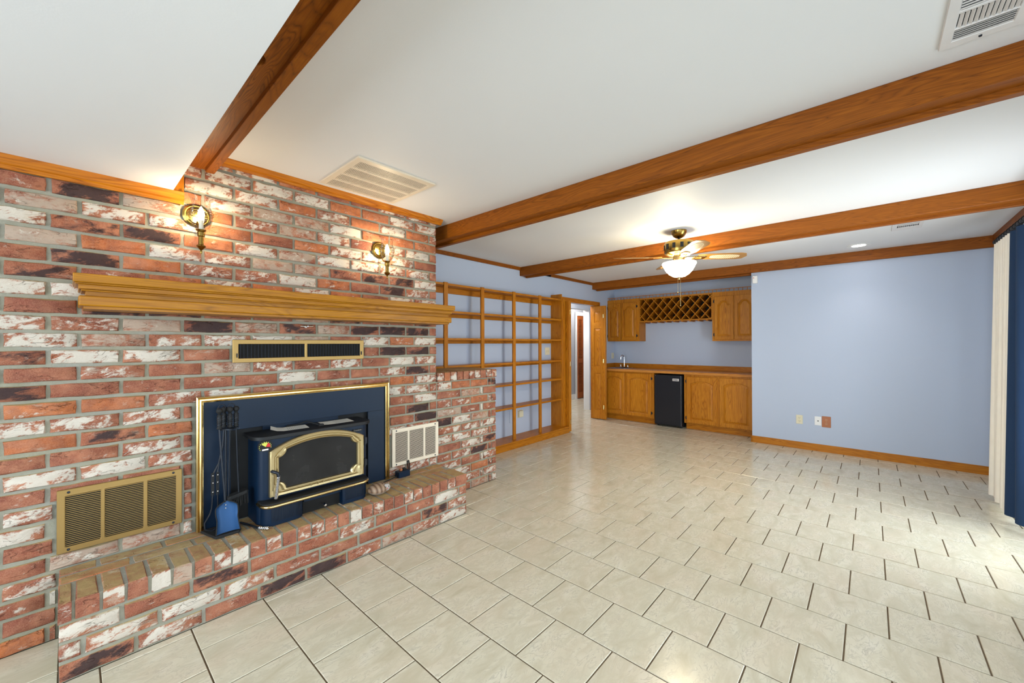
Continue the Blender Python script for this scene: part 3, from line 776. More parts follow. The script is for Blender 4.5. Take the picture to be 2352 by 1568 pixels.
# thermometer
th = thing('stove_thermometer', 'round black stove thermometer with yellow and red scale stuck on the stove front', 'thermometer', (.752, 2.594, .745))
c0 = (.752, .7775)
def half(r, a0, a1, n=14): return [(c0[0]+r*cos(radians(a0+(a1-a0)*k/n)), c0[1]-.004+r*sin(radians(a0+(a1-a0)*k/n))) for k in range(n+1)]
part(MB().prism([(c0[0]+.038*cos(2*pi*k/28), c0[1]+(.036 if sin(2*pi*k/28) > 0 else .030)*sin(2*pi*k/28)) for k in range(28)], [], 0, .006, XZ(2.589)), 'dial', M_blackm, th)
part(MB().prism([(c0[0]+.002, c0[1]-.004)]+half(.025, 58, 140), [], 0, .001, XZ(2.5878)), 'yellow_sector', M_yel, th)
part(MB().prism([(c0[0]+.004, c0[1]-.004)]+half(.026, -8, 55), [], 0, .001, XZ(2.5878)), 'red_sector', M_red, th)
mb = MB()
for a in range(-10, 215, 22): mb.prism([(c0[0]+r*cos(radians(a+da)), c0[1]-.004+r*.93*sin(radians(a+da))) for r, da in ((.028, -4), (.032, -4), (.032, 4), (.028, 4))], [], 0, .0008, XZ(2.588))
part(mb, 'scale_marks', M_yel, th)
part(MB().box(c0[0]-.016, c0[0]+.016, 2.5876, 2.5885, c0[1]-.024, c0[1]-.016), 'caption_bar', M_cream, th)
# sheets of paper on the stove
def sheet(label, pts, curl):
    o = thing('instruction_sheet', label, 'paper', (sum(p[0] for p in pts)/4, sum(p[1] for p in pts)/4, .835), 'printed sheets on the stove top')
    P = [Vector((*p, .8358)) for p in pts]; rows = []
    for i in range(7):
        u = i/6; a = P[0].lerp(P[1], u); b = P[3].lerp(P[2], u)
        row = []
        for j in range(5):
            v = j/4; q = a.lerp(b, v); q = q+Vector((0, 0, curl*max(0, .35-u)**2*8)); row.append(q)
        rows.append(row)
    mb = MB(); mb.loft(rows, False); mb.loft([[q-Vector((0, 0, .0006)) for q in r_] for r_ in rows], False)
    part(mb, 'sheet', M_paper, o)
    ink = MB()
    for i in range(3, 13):
        u = .3+i*.05
        if u > .93: break
        a = P[0].lerp(P[1], u); b = P[3].lerp(P[2], u); a, b = a.lerp(b, .1), a.lerp(b, .9); d = (P[1]-P[0]).normalized()*.002; z = Vector((0, 0, .0004))
        ink.add([a+z, b+z, b+d+z, a+d+z], [(0, 1, 2, 3)])
    part(ink, 'printed_lines', M_ink, o)
sheet('white printed sheet with a curled corner lying on the left of the stove top', [(.80, 2.66), (1.017, 2.648), (1.035, 2.765), (.835, 2.775)], .02)
sheet('white printed sheet lying on the right of the stove top beside a black cord', [(1.10, 2.645), (1.308, 2.64), (1.318, 2.765), (1.115, 2.765)], .004)
o = MB().tube([(.93, 2.79, .838), (1.0, 2.775, .842), (1.04, 2.75, .858), (1.07, 2.70, .846), (1.09, 2.66, .840)], .0045, 8).build('extension_cable', M_blackm, None, (1.0, 2.73, .835), 0, 60)
tag(o, 'short black cable lying bent across the middle of the stove top', 'cable')
part(MB().box(1.075, 1.105, 2.64, 2.665, .8355, .846), 'plug', M_blackm, o)

# ------------------------------------------------------------------ fireplace tools
HZ = .3215
st = thing('tool_stand', 'black iron fireplace tool stand on the hearth in front of the stove surround', 'tool stand', (.56, 2.69, HZ))
part(MB().prism([(.482, 2.75), (.52, 2.604), (.632, 2.604), (.645, 2.63), (.645, 2.75)], [], 0, .014, XY(HZ+.0005)), 'base_plate', M_blackm, st, bevel=.003)
part(MB().tube([(.588, 2.70, HZ+.01), (.586, 2.69, .885)], .006, 8), 'pole', M_iron, st, smooth=60)
part(MB().prism([(.553+.09*k/12, 2.672+.012*sin(pi*k/12*3)-.02) for k in range(13)]+[(.643-.09*k/12, 2.70-.004*sin(pi*k/12*3)) for k in range(13)], [], 0, .007, XY(.888)), 'holder_plate', M_iron, st)
def arc3(c, r, zt): return [(c[0]+r*cos(pi*k/10), c[1], c[2]+zt*sin(pi*k/10)) for k in range(11)]
part(MB().tube(arc3((.567, 2.69, 1.0), .019, .03), .0025, 6).tube(arc3((.612, 2.69, 1.0), .019, .03), .0025, 6), 'carry_loop', M_iron, st, smooth=60)
def handle(parent, x, y, z0=.897, tw=True):
    h = MB().lathe([(.006, 0), (.013, .004), (.013, .010), (.009, .016), (.011, .03), (.0125, .06), (.011, .076), (.007, .082), (.010, .086), (.007, .09)], (x, y, z0), 10)
    part(h, 'handle', M_blackm, parent, smooth=50)
    part(MB().ball((x, y, z0+.102), .016, n=12, mm=8), 'knob', M_blackm, parent, smooth=80)
    if tw:
        tb = MB()
        for q in range(2): tb.tube([(x+.011*cos(k*.55+q*pi), y+.011*sin(k*.55+q*pi), z0+.02+.055*k/24) for k in range(25)], .0025, 5)
        part(tb, 'twist', M_iron, parent, smooth=60)
def shaft(parent, pts, r=.005): part(MB().tube(pts, r, 8), 'shaft', M_iron, parent, smooth=60)
# shovel
s1 = thing('fire_shovel', 'fireplace shovel with broad blue steel scoop hanging on the tool stand', 'shovel', (.575, 2.63, HZ+.016), 'fireplace tools on the stand')
handle(s1, .549, 2.655); shaft(s1, [(.549, 2.655, .897), (.556, 2.645, .75), (.568, 2.635, .55), (.57, 2.63, .50)])
def scoop():
    W_ = [(.0, .030), (.1, .044), (.22, .051), (.4, .051), (.55, .047), (.75, .050), (1, .055)]
    rows = []
    for j in range(15):
        v = j/14
        for (a, wa), (b, wb) in zip(W_, W_[1:]):
            if a <= v <= b: w = wa+(wb-wa)*(v-a)/(b-a); break
        z = .508-v*.166; yy = 2.622-.018*v
        if v < .12: w *= sqrt(max(.02, (v+.02)/.14))
        row = []
        for i in range(11):
            u = -1+2*i/10; row.append((.573+w*u+.006*v, yy-(.014*abs(u)**3 if v < .96 else .012*abs(u)**3)+.010, z))
        rows.append(row)
    return rows
R0 = scoop()
mb = MB(); mb.loft(R0, False); mb.loft([[(x, y+.002, z) for x, y, z in r_] for r_ in R0], False)
part(mb, 'scoop', M_shovel, s1, smooth=60)
edge = [r_[0] for r_ in R0[::-1]]+R0[0]+[r_[-1] for r_ in R0]
part(MB().tube(edge, .0028, 6), 'rolled_rim', M_blackm, s1, smooth=60)
for z in (.487, .47): part(MB().ball((.571, 2.624, z), .004, .003, .004, 8, 5), 'rivet', M_chrome, s1)
# tongs
s2 = thing('fire_tongs', 'riveted black fire tongs with curved jaws hanging at the left of the tool stand', 'tongs', (.53, 2.70, HZ+.016), 'fireplace tools on the stand')
handle(s2, .58, 2.70); shaft(s2, [(.58, 2.70, .897), (.575, 2.70, .80), (.558, 2.71, .70)])
for sg, xo in ((1, 0), (-1, .022)):
    mb = MB(); mb.box(.528+xo-.007, .528+xo+.007, 2.698, 2.703, .53, .655)
    part(mb, 'hinge_bar', M_blackm, s2)
    for z in (.64, .60, .55): part(MB().ball((.528+xo, 2.6965, z), .004, .003, .004, 8, 5), 'rivet', M_chrome, s2)
part(MB().tube([(.528, 2.70, .54), (.524, 2.70, .46), (.515, 2.70, .43), (.492, 2.70, .39), (.494, 2.70, .355), (.525, 2.70, .338), (.54, 2.70, .345)], .004, 6), 'jaw', M_iron, s2, smooth=60)
part(MB().tube([(.55, 2.70, .54), (.553, 2.705, .46), (.562, 2.71, .42), (.572, 2.71, .38), (.56, 2.705, .345), (.54, 2.70, .338)], .004, 6), 'jaw', M_iron, s2, smooth=60)
part(MB().tube([(.558, 2.71, .70), (.535, 2.705, .655), (.528, 2.70, .64)], .004, 6).tube([(.558, 2.71, .70), (.552, 2.705, .655), (.55, 2.70, .64)], .004, 6), 'arm', M_iron, s2, smooth=60)
s3 = thing('fire_poker', 'thin black iron poker with twisted handle hanging in the middle of the tool stand', 'poker', (.60, 2.69, HZ+.016), 'fireplace tools on the stand')
handle(s3, .601, 2.672); shaft(s3, [(.601, 2.672, .897), (.60, 2.68, .7), (.598, 2.69, .45), (.597, 2.69, .36)], .004)
part(MB().tube([(.597, 2.69, .40), (.612, 2.69, .375), (.618, 2.69, .39)], .004, 6), 'hook', M_iron, s3, smooth=60)
s4 = thing('hearth_brush', 'black hearth brush with flat block head hanging at the right of the tool stand', 'brush', (.645, 2.68, .44), 'fireplace tools on the stand')
handle(s4, .632, 2.68); shaft(s4, [(.632, 2.68, .897), (.638, 2.68, .70), (.645, 2.68, .515)], .004)
bl = MB().prism([(.598+.085*k/10, 2.66+.0) for k in (0, 10)]+[(.69, 2.67), (.69, 2.70), (.683, 2.71), (.598, 2.71), (.591, 2.70), (.591, 2.67)], [], 0, .018, lambda a, b, d: (a, b, .492+d+(a-.59)*.22))
part(bl, 'brush_block', M_blackm, s4, bevel=.004)
br = MB()
for i in range(15):
    for j in range(5):
        x = .596+.09*i/14; y = 2.668+.034*j/4; z1 = .492+(x-.59)*.22
        br.tube([(x, y, z1), (x+RND.uniform(-.006, .006), y+RND.uniform(-.006, .006), z1-.058)], .0022, 4)
o = part(br, 'bristles', M_blackm, s4); o['kind'] = 'stuff'
# damper rod on the hearth
o = MB().tube([(.665, 2.73, .328), (.69, 2.66, .327), (.715, 2.57, .327)], .006, 8).build('damper_rod', M_iron, None, (.69, 2.64, HZ), 0, 60)
tag(o, 'black rod with a silver coil grip lying on the hearth beside the stove foot', 'tool')
part(MB().tube([(.713+.001*k+.0065*cos(k*.9), 2.565-.00045*k*2+.0, .3285+.0065*sin(k*.9)) for k in range(40)], .0025, 5), 'coil_grip', M_chrome, o, smooth=60)
# painted cat stone
ct = thing('painted_stone', 'stone painted as a curled-up tabby cat on the hearth right of the stove', 'painted stone', (1.43, 2.545, HZ))
mb = MB(); rings = []
for j in range(11):
    tt = -pi/2+pi*j/10; r_ = max(cos(tt), .03)
    rings.append([(1.435+.072*r_*cos(2*pi*k/20)*(1+.05*sin(2*pi*k/20)), 2.545+.06*r_*sin(2*pi*k/20), HZ+.038+.0375*sin(tt)) for k in range(20)])
mb.loft(rings, True, True, True)
part(mb, 'stone', M_cat, ct, smooth=80)
part(MB().ball((1.476, 2.512, HZ+.044), .030, .018, .026, 14, 8), 'painted_face', M_catface, ct, smooth=80)
for dx in (-.012, .012): part(MB().ball((1.474+dx*.9, 2.4965+.0+abs(dx)*.1, HZ+.052), .005, .003, .004, 8, 5), 'eye', M_blackm, ct)
part(MB().ball((1.475, 2.494, HZ+.043), .004, .003, .003, 8, 5), 'nose', M_red, ct)
for dx in (-.018, .018): part(MB().lathe([(.009, 0), (.005, .01), (.0008, .016)], (1.476+dx, 2.515, HZ+.062), 6), 'ear', M_cat, ct)
# black power box
pb = thing('power_box', 'small black electrical box with cords on the hearth under the almond grille', 'power box', (1.76, 2.745, HZ))
part(MB().box(1.705, 1.805, 2.715, 2.775, HZ+.001, .368), 'case', M_navy, pb, bevel=.003)
part(MB().box(1.73, 1.75, 2.735, 2.755, .368, .386), 'plug', M_brownpl, pb, bevel=.003)
part(MB().box(1.762, 1.785, 2.74, 2.762, .368, .384), 'switch', M_blackm, pb, bevel=.003)
part(MB().tube([(1.80, 2.745, .355), (1.82, 2.76, .36), (1.83, 2.785, .385), (1.832, 2.797, .42)], .005, 6).tube([(1.80, 2.735, .35), (1.825, 2.75, .36), (1.842, 2.78, .385), (1.845, 2.797, .42)], .005, 6), 'cord', M_blackm, pb, smooth=60)
part(MB().tube([(1.705, 2.745, .335), (1.66, 2.74, .328), (1.58, 2.72, .327), (1.50, 2.66, .327), (1.44, 2.64, .327)], .004, 6), 'cord', M_blackm, pb, smooth=60)

# ------------------------------------------------------------------ wall lamps
def sconce(label, x, arm_t=.12):
    s = thing('wall_sconce', label, 'wall lamp', (x, YB, 1.95), 'brass candle sconces on the chimney')
    zc = 2.085
    part(MB().lathe([(.062, 0), (.064, -.006), (.058, -.010), (.054, -.013), (.050, -.012), (.044, -.018), (.036, -.019), (.012, -.021), (.012, -.03), (.001, -.031)], (x, YB-.002, zc), 24, 'y'), 'backplate', M_abrass, s, smooth=35)
    y = YB-arm_t
    part(MB().tube([(x, YB-.02, zc-.035), (x, YB-.034, zc-.05), (x, YB-.05, zc-.075), (x, YB-.075, zc-.098), (x, y+.02, zc-.106), (x, y, zc-.103)], .0036, 8), 'arm', M_abrass, s, smooth=60)
    zb = 1.980
    part(MB().lathe([(.001, -.128), (.004, -.122), (.006, -.112), (.004, -.106), (.010, -.100), (.022, -.086), (.020, -.080), (.012, -.076), (.0125, -.034), (.0165, -.030), (.0175, -.010), (.014, -.008), (.022, 0), (.024, .004), (.012, .005)], (x, y, zb), 18), 'candle_cup', M_abrass, s, smooth=40)
    part(MB().lathe([(.0105, 0), (.0105, .052), (.004, .053)], (x, y, zb+.005), 14), 'candle_sleeve', M_candle, s, smooth=40)
    part(MB().lathe([(.006, 0), (.0125, .014), (.015, .03), (.013, .046), (.007, .062), (.0008, .074)], (x, y, zb+.057), 14), 'flame_bulb', M_bulb, s, smooth=60)
    # clear hurricane shade with its brass ring
    prof = [(.018, .004), (.034, .018), (.049, .05), (.052, .08), (.047, .11), (.040, .135), (.043, .160), (.056, .185)]
    part(MB().lathe(prof, (x, y, zb), 28, 'z', False, False), 'glass_shade', M_shade, s, smooth=60)
    rg = [(x+.055*cos(2*pi*k/28), y+.055*sin(2*pi*k/28), zb+.085) for k in range(29)]
    rg2 = [(x+.055*cos(2*pi*k/28), y+.055*sin(2*pi*k/28), zb+.097) for k in range(29)]
    part(MB().tube(rg, .0018, 6).tube(rg2, .0018, 6).tube([(x-.008, YB-.02, zb+.09), (x-.008, y+.054, zb+.09)], .0016, 6).tube([(x+.008, YB-.02, zb+.09), (x+.008, y+.054, zb+.09)], .0016, 6), 'shade_ring', M_abrass, s, smooth=60)
sconce('brass candle wall lamp with glass shade under the soffit corner, above the mantel left half', .474)
sconce('brass candle wall lamp with glass shade above the right half of the mantel', 1.592)

# ------------------------------------------------------------------ ceiling grilles and lamp
cg = thing('ceiling_grille', 'large almond return grille in the ceiling beside the chimney crown moulding', 'vent grille', (1.38, 2.45, CE))
xs = [(2.229, 2.328), (2.351, 2.456), (2.480, 2.578), (2.597, 2.700)]
part(MB().prism(rect(1.108, 1.656, 2.181, 2.712), [rect(1.147, 1.628, a, b) for a, b in xs], 0, .012, XY(CE-.012)), 'frame', M_vent, cg, bevel=.002)
part(MB().box(1.12, 1.645, 2.19, 2.70, CE-.0008, CE-.0002), 'backing', M_voidbrown, cg)
for a, b in xs:
    w = (b-a); n = 48; h_ = .481/n
    mb = MB().box(-h_*.27, h_*.27, -w/2, w/2, 0, .0018)
    me = slat_inst(mb, M_vent, (0, 0, 0))
    for k in range(n): inst(me, 'slat', cg, (1.147+h_*(k+.5), (a+b)/2, CE-.0115))
def register(name, label, x0, x1, y0, y1, flat, mat=M_ventw):
    """ceiling diffuser: bands of blades along x (rows), short cross fins in the middle"""
    g = thing(name, label, 'vent grille', ((x0+x1)/2, (y0+y1)/2, CE)); return g
rg = register('ceiling_register', 'white supply air register in the ceiling above the near beam, with curved blades', 1.84, 2.15, -.45, -.19, True)
bands = [(1.845, 1.935, 'c'), (1.950, 2.033, 'f'), (2.045, 2.11, 'b')]
part(MB().prism(rect(1.60, 2.150, -.40, -.192), [rect(a, b, -.362, -.224) for a, b, _ in bands]+[rect(1.66, 1.835, -.362, -.224)], 0, .012, XY(CE-.012)), 'frame', M_ventw, rg, bevel=.003)
part(MB().box(1.62, 2.14, -.39, -.20, CE-.0008, CE-.0002), 'backing', M_void, rg)
me = slat_inst(MB().add([(-.041, -.004, 0), (.041, -.004, 0), (.041, .004, .005), (-.041, .004, .005), (-.041, -.0028, -.0005), (.041, -.0028, -.0005), (.041, .0052, .0045), (-.041, .0052, .0045)], [(0, 1, 2, 3), (4, 7, 6, 5), (0, 4, 5, 1), (2, 6, 7, 3)]), M_ventw, (0, 0, 0))
for k in range(11): inst(me, 'fin', rg, (1.9915, -.357+.0125*k, CE-.0115))
me = slat_inst(MB().add([(-.002, -.069, 0), (-.002, .069, 0), (.008, .069, .011), (.008, -.069, .011), (-.0005, -.069, -.0005), (-.0005, .069, -.0005), (.0095, .069, .0105), (.0095, -.069, .0105)], [(0, 1, 2, 3), (4, 7, 6, 5), (0, 4, 5, 1), (2, 6, 7, 3)]), M_ventw, (0, 0, 0))
for k in range(5): inst(me, 'blade', rg, (2.05+.0125*k, -.293, CE-.0115))
me = slat_inst(MB().box(-.003, .003, -.069, .069, 0, .002), M_ventw, (0, 0, 0))
for k in range(6): inst(me, 'blade', rg, (1.853+.0145*k, -.293, CE-.0115))
for k in range(11): inst(me, 'blade', rg, (1.668+.0145*k, -.293, CE-.0115))
part(MB().lathe([(.005, 0), (.004, -.004), (.001, -.005)], (2.131, -.293, CE-.012), 8), 'screw', M_iron, rg)
rg = register('ceiling_register', 'small white supply register in the ceiling behind the second beam', 5.0, 5.34, -.37, -.155, True)
part(MB().prism(rect(5.03, 5.335, -.362, -.158), [rect(5.085, 5.128, -.336, -.192), rect(5.140, 5.225, -.336, -.192)], 0, .010, XY(CE-.010)), 'frame', M_ventw, rg, bevel=.002)
part(MB().box(5.05, 5.32, -.355, -.165, CE-.0008, CE-.0002), 'backing', M_void, rg)
me = slat_inst(MB().box(-.0425, .0425, -.0026, .0026, 0, .002), M_ventw, (0, 0, 0))
for k in range(1, 11): inst(me, 'fin', rg, (5.1825, -.336+.0131*k, CE-.0095))
part(MB().tube([(5.335, -.30, CE-.006), (5.35, -.30, CE-.012), (5.352, -.30, CE-.022)], .002, 5), 'lever', M_ventw, rg)
dl = thing('recessed_light', 'small round recessed downlight in the ceiling near the blue end wall', 'ceiling light', (5.90, .09, CE))
part(MB().lathe([(.104, 0), (.104, -.004), (.074, -.006), (.060, -.002), (.058, -.0005)], (5.90, .09, CE), 28, 'z', False, False), 'trim_ring', M_white, dl, smooth=40)
part(MB().lathe([(.060, -.0022), (.001, -.0026)], (5.90, .09, CE), 24, 'z', True, True), 'lens', M_down, dl)
sp = bpy.data.lights.new('downlight_beam', 'SPOT'); sp.energy = 17; sp.spot_size = radians(104); sp.spot_blend = 1.0; sp.shadow_soft_size = .05; sp.color = (1, .93, .84)
so = bpy.data.objects.new('downlight_beam', sp); COL.objects.link(so); so.location = (5.90, .09, CE-.012)
# added point fills that brighten the hallway, without fixtures
for hx_, hy_, e_ in ((5.7, 4.06, 26), (6.6, 4.95, 55), (8.1, 4.9, 22)):
    hp = bpy.data.lights.new('hall_fill', 'POINT'); hp.energy = e_; hp.shadow_soft_size = .12; hp.color = (1, .96, .92)
    ho = bpy.data.objects.new('hall_fill', hp); COL.objects.link(ho); ho.location = (hx_, hy_, 2.32)

# ------------------------------------------------------------------ ceiling fan
FX, FY_ = 3.94, 1.37
fan = thing('ceiling_fan', 'brass ceiling fan with four cane blades and a glowing glass bowl', 'ceiling fan', (FX, FY_, 2.0))
part(MB().lathe([(.072, CE), (.070, CE-.02), (.050, CE-.055), (.026, CE-.07), (.012, CE-.072)], (FX, FY_, 0), 24), 'canopy', M_abrass, fan, smooth=40)
part(MB().lathe([(.012, 2.34), (.012, 2.40)], (FX, FY_, 0), 12), 'downrod', M_iron, fan, smooth=40)
part(MB().lathe([(.03, 2.352), (.09, 2.348), (.128, 2.338), (.135, 2.325), (.135, 2.245), (.128, 2.228), (.09, 2.212), (.05, 2.205)], (FX, FY_, 0), 32), 'motor_housing', M_abrass, fan, smooth=30)
for k in range(12):
    a = 2*pi*k/12
    me = MB().box(.1345, .1375, -.014, .014, 2.265, 2.312)
    o = part(MB().add([(FX+x*cos(a)-y*sin(a), FY_+x*sin(a)+y*cos(a), z) for x, y, z in me.v], me.f), 'cooling_slot', M_blackm, fan)
part(MB().lathe([(.054, 2.206), (.054, 2.15), (.07, 2.14), (.075, 2.13)], (FX, FY_, 0), 24), 'switch_housing', M_brass, fan, smooth=40)
bowlp = [(.150, 2.140), (.156, 2.128), (.145, 2.112), (.136, 2.092), (.118, 2.060), (.090, 2.030), (.055, 2.008), (.020, 2.000), (.002, 1.999)]
part(MB().lathe(bowlp, (FX, FY_, 0), 36, 'z', False, True), 'glass_bowl', M_bowl, fan, smooth=60)
part(MB().lathe([(.02, 2.001), (.016, 1.994), (.008, 1.990), (.006, 1.978), (.001, 1.975)], (FX, FY_, 0), 12), 'finial', M_brass, fan, smooth=40)
for dx, zl in ((-.012, 1.86), (.012, 1.73)):
    part(MB().tube([(FX+dx*.6, FY_-dx*.8, 1.995), (FX+dx*.6, FY_-dx*.8, zl)], .0012, 5).ball((FX+dx*.6, FY_-dx*.8, zl-.006), .004, n=8, mm=5), 'pull_chain', M_brass, fan)
blade_o = [(.17, -.045), (.26, -.062), (.55, -.070), (.60, -.055), (.625, 0), (.60, .055), (.55, .070), (.26, .062), (.17, .045)]
for k in range(4):
    a = radians(37+90*k); ca, sa = cos(a), sin(a)
    tl = radians(-11)
    def BM(u, v, d, ca=ca, sa=sa): return (FX+u*ca-v*cos(tl)*sa, FY_+u*sa+v*cos(tl)*ca, 2.192+d+v*sin(tl))
    part(MB().prism(blade_o, [], 0, .006, BM), 'blade', M_blades, fan)
    cane = [(.33+.20*(1-cos(pi*q/8))/2-.0, 0) for q in range(2)]
    ell = [(.42+.135*cos(2*pi*q/28)*(1 if abs(cos(2*pi*q/28)) < .9 else 1), .043*(abs(sin(2*pi*q/28))**.6)*(1 if sin(2*pi*q/28) >= 0 else -1)) for q in range(28)]
    part(MB().prism(ell, [], -.0012, .0072, BM), 'cane_panel', M_cane, fan)
    ribs = MB()
    for q in range(15):
        u = .30+.24*q/14
        hw = .040*(max(0, 1-((u-.42)/.135)**2))**.35
        ribs.prism(rect(u-.0016, u+.0016, -hw, hw), [], -.003, -.001, BM)
    part(ribs, 'cane_ribs', M_blades, fan)
    ir = MB()
    ir.prism([(.06, -.016), (.12, -.022), (.17, -.040), (.235, -.028), (.245, 0), (.235, .028), (.17, .040), (.12, .022), (.06, .016)], [[(.15, -.016), (.20, -.018), (.21, 0), (.20, .018), (.15, .016)]], -.010, -.002, BM)
    part(ir, 'blade_iron', M_brass, fan)

for k in range(3):
    a = radians(82+120*k); bl_ = bpy.data.lights.new('fan_bulb', 'POINT'); bl_.energy = 4; bl_.shadow_soft_size = .025; bl_.color = (1, .88, .66)
    bo = bpy.data.objects.new('fan_bulb', bl_); COL.objects.link(bo); bo.location = (FX+.105*cos(a), FY_+.105*sin(a), 2.135)
# ------------------------------------------------------------------ shelf unit
sh = thing('bookcase', 'empty built-in oak bookcase of open shelves on the blue rear wall', 'bookcase', (4.0, 3.55, 0))
part(MB().box(2.9, 5.115, 3.43, YL-.002, .0, .075), 'base_board', M_oakr['x'], sh, bevel=.004)
part(MB().box(2.9, 5.11, 3.425, YL-.002, .075, .098), 'base_shelf', M_oakr['x'], sh, bevel=.004)
SZ = [(2.012, 2.042), (1.706, 1.735), (1.399, 1.428), (1.086, 1.115), (.803, .834), (.492, .527)]
for z0, z1 in SZ:
    part(MB().box(2.2, 5.02, 3.505, YL-.002, z1-.024, z1), 'shelf_board', M_oakr['x'], sh, bevel=.002)
part(MB().box(2.2, 5.02, YL-.02, YL-.002, 1.955, 2.02), 'wall_cleat', M_oakr['x'], sh)
for z0, z1 in SZ[1:4]: part(MB().box(2.2, 5.02, YL-.02, YL-.002, z1-.062, z1-.024), 'wall_cleat', M_oakr['x'], sh)
for xu in (2.765, 3.328, 3.905, 4.462):
    part(MB().box(xu, xu+.053, 3.495, 3.517, .098, 2.05), 'upright', M_oakr['z'], sh, bevel=.002)
part(MB().box(5.012, 5.032, 3.50, YL-.002, .098, 2.118), 'end_panel', M_oakr['z'], sh)
part(MB().box(5.028, 5.105, 3.49, 3.512, .098, 2.046), 'end_stile', M_oakr['z'], sh, bevel=.002)
# plates on the rear wall
def plate_y(name, label, cat, x0, x1, z0, z1, mat, kind, y=YL):
    p = thing(name, label, cat, ((x0+x1)/2, y, (z0+z1)/2))
    part(MB().box(x0, x1, y-.006, y, z0, z1), 'cover_plate', mat, p, bevel=.002)
    cx, cz = (x0+x1)/2, (z0+z1)/2
    if kind == 'switch':
        for dx in (-.023, .023): part(MB().box(cx+dx-.005, cx+dx+.005, y-.016, y-.006, cz-.012, cz+.012), 'toggle', mat, p)
    return p
plate_y('light_switch', 'almond double light switch on the wall behind the bookcase shelves', 'light switch', 4.86, 4.975, 1.19, 1.305, M_beige, 'switch')
b = plate_y('wall_box', 'small beige box low on the wall behind the bookcase', 'wall box', 4.215, 4.32, .318, .43, M_vent, '')
part(MB().box(4.225, 4.31, YL-.035, YL-.006, .328, .42), 'cover', M_beige, b, bevel=.004)
plate_y('light_switch', 'almond switch on the alcove side wall above the bar sink', 'light switch', 6.965, 7.055, 1.072, 1.183, M_beige, 'switch')
box_ = plate_y('blank_plate', 'blue painted blank cover plate low on the wall beside the beige box', 'wall plate', 4.05, 4.12, .27, .45, M_blue, '')

# ------------------------------------------------------------------ bifold doors
def raised(mb_frame, a0, a1, b0, b1, d, fr, M, arch_h=0, cath=False, stile=.055):
    pass
def leaf(parent, M, a0, a1, z0, z1, th_, mat):
    """three-panel bifold leaf on plane coordinates (a, z, depth)"""
    st_ = .055*(1 if a1-a0 > .2 else .8); cuts = [(z0+.16, z0+.82), (z0+.93, z0+1.62), (z0+1.72, z1-.10)]
    mb = MB(); bxs = [(a0, a0+st_, z0, z1), (a1-st_, a1, z0, z1)]+[(a0+st_, a1-st_, q0, q1) for q0, q1 in ((z0, cuts[0][0]), (cuts[0][1], cuts[1][0]), (cuts[1][1], cuts[2][0]), (cuts[2][1], z1))]
    for q in bxs: mb.prism(rect(*q), [], 0, th_, M)
    part(mb, 'leaf_frame', mat, parent)
    for c0_, c1_ in cuts:
        r = lambda i, d: [M(a, b, d) for a, b in rect(a0+st_+i, a1-st_-i, c0_+i, c1_-i)]
        mb = MB(); mb.loft([r(0, th_*.75), r(0, .012), r(.012, .012), r(.04, .004)], True, True, True)
        part(mb, 'raised_panel', mat, parent)
bd = thing('bifold_door', 'folded oak bifold door standing open at the right of the doorway, panels facing the room', 'door', (6.42, 3.66, 0))
leaf(bd, YZ(6.355), 3.53, 3.775, .015, 2.035, .03, M_oak['z'])
part(MB().box(6.355, 6.386, 3.495, 3.529, .015, 2.035), 'second_leaf', M_oak['z'], bd, bevel=.002)
part(MB().box(6.388, 6.40, 3.495, 3.67, .015, 2.035), 'second_leaf', M_oak['z'], bd, bevel=.002)
for z in (.23, 1.05, 1.85): part(MB().lathe([(.006, -.035), (.006, .035)], (6.350, 3.53, z), 8).box(6.351, 6.355, 3.515, 3.545, z-.03, z+.03), 'hinge', M_brass, bd)
bd2 = thing('bifold_door', 'folded oak bifold door seen edge-on between bookcase and doorway', 'door', (5.19, 3.55, 0))
part(MB().box(5.122, 5.150, 3.435, 3.685, .012, 2.02), 'leaf_frame', M_oak['z'], bd2, bevel=.002)
part(MB().box(5.153, 5.182, 3.435, 3.685, .012, 2.02), 'second_leaf', M_oak['z'], bd2, bevel=.002)
for z in (.16, 1.05, 1.85): part(MB().lathe([(.006, -.035), (.006, .035)], (5.1515, 3.43, z), 8), 'hinge', M_brass, bd2)
part(MB().prism([(3.47, .10), (3.66, .10), (3.66, .44)]+[(3.66-.19*(1-cos(pi/2*k/8)), .44+.08*sin(pi/2*k/8)) for k in range(1, 9)], [], 0, .012, YZ(5.108)), 'floor_stop_board', M_oakr['z'], bd2)
# louvred closet door in the hall
lv = thing('louvered_door', 'brown louvered closet door at the far end of the hallway', 'door', (8.63, 5.37, 0))
struct(MB().prism(rect(8.325, 9.2, 0, 2.145), [rect(8.385, 9.12, -.0, 2.055)], 0, .02, XZ(5.38)), 'trim_9', M_white)
for a, b in ((8.39, 8.615), (8.62, 8.85), (8.855, 9.11)):
    z0, z1, zm = .015, 2.045, .93
    part(MB().prism(rect(a, b, z0, z1), [rect(a+.03, b-.03, z0+.14, zm-.05), rect(a+.03, b-.03, zm+.05, z1-.09)], 0, .03, XZ(5.362)), 'leaf_frame', M_louver['z'], lv)
    w = b-a-.06
    me = slat_inst(MB().add([(-w/2, 0, -.012), (w/2, 0, -.012), (w/2, .022, .012), (-w/2, .022, .012), (-w/2, .002, -.016), (w/2, .002, -.016), (w/2, .024, .008), (-w/2, .024, .008)], [(0, 1, 2, 3), (4, 7, 6, 5), (0, 4, 5, 1), (2, 6, 7, 3)]), M_louver['x'], (0, 0, 0))
    for q0, q1 in ((z0+.14, zm-.05), (zm+.05, z1-.09)):
        n = int((q1-q0)/.031)
        for k in range(n): inst(me, 'slat', lv, ((a+b)/2, 5.364, q0+(q1-q0)*(k+.5)/n))
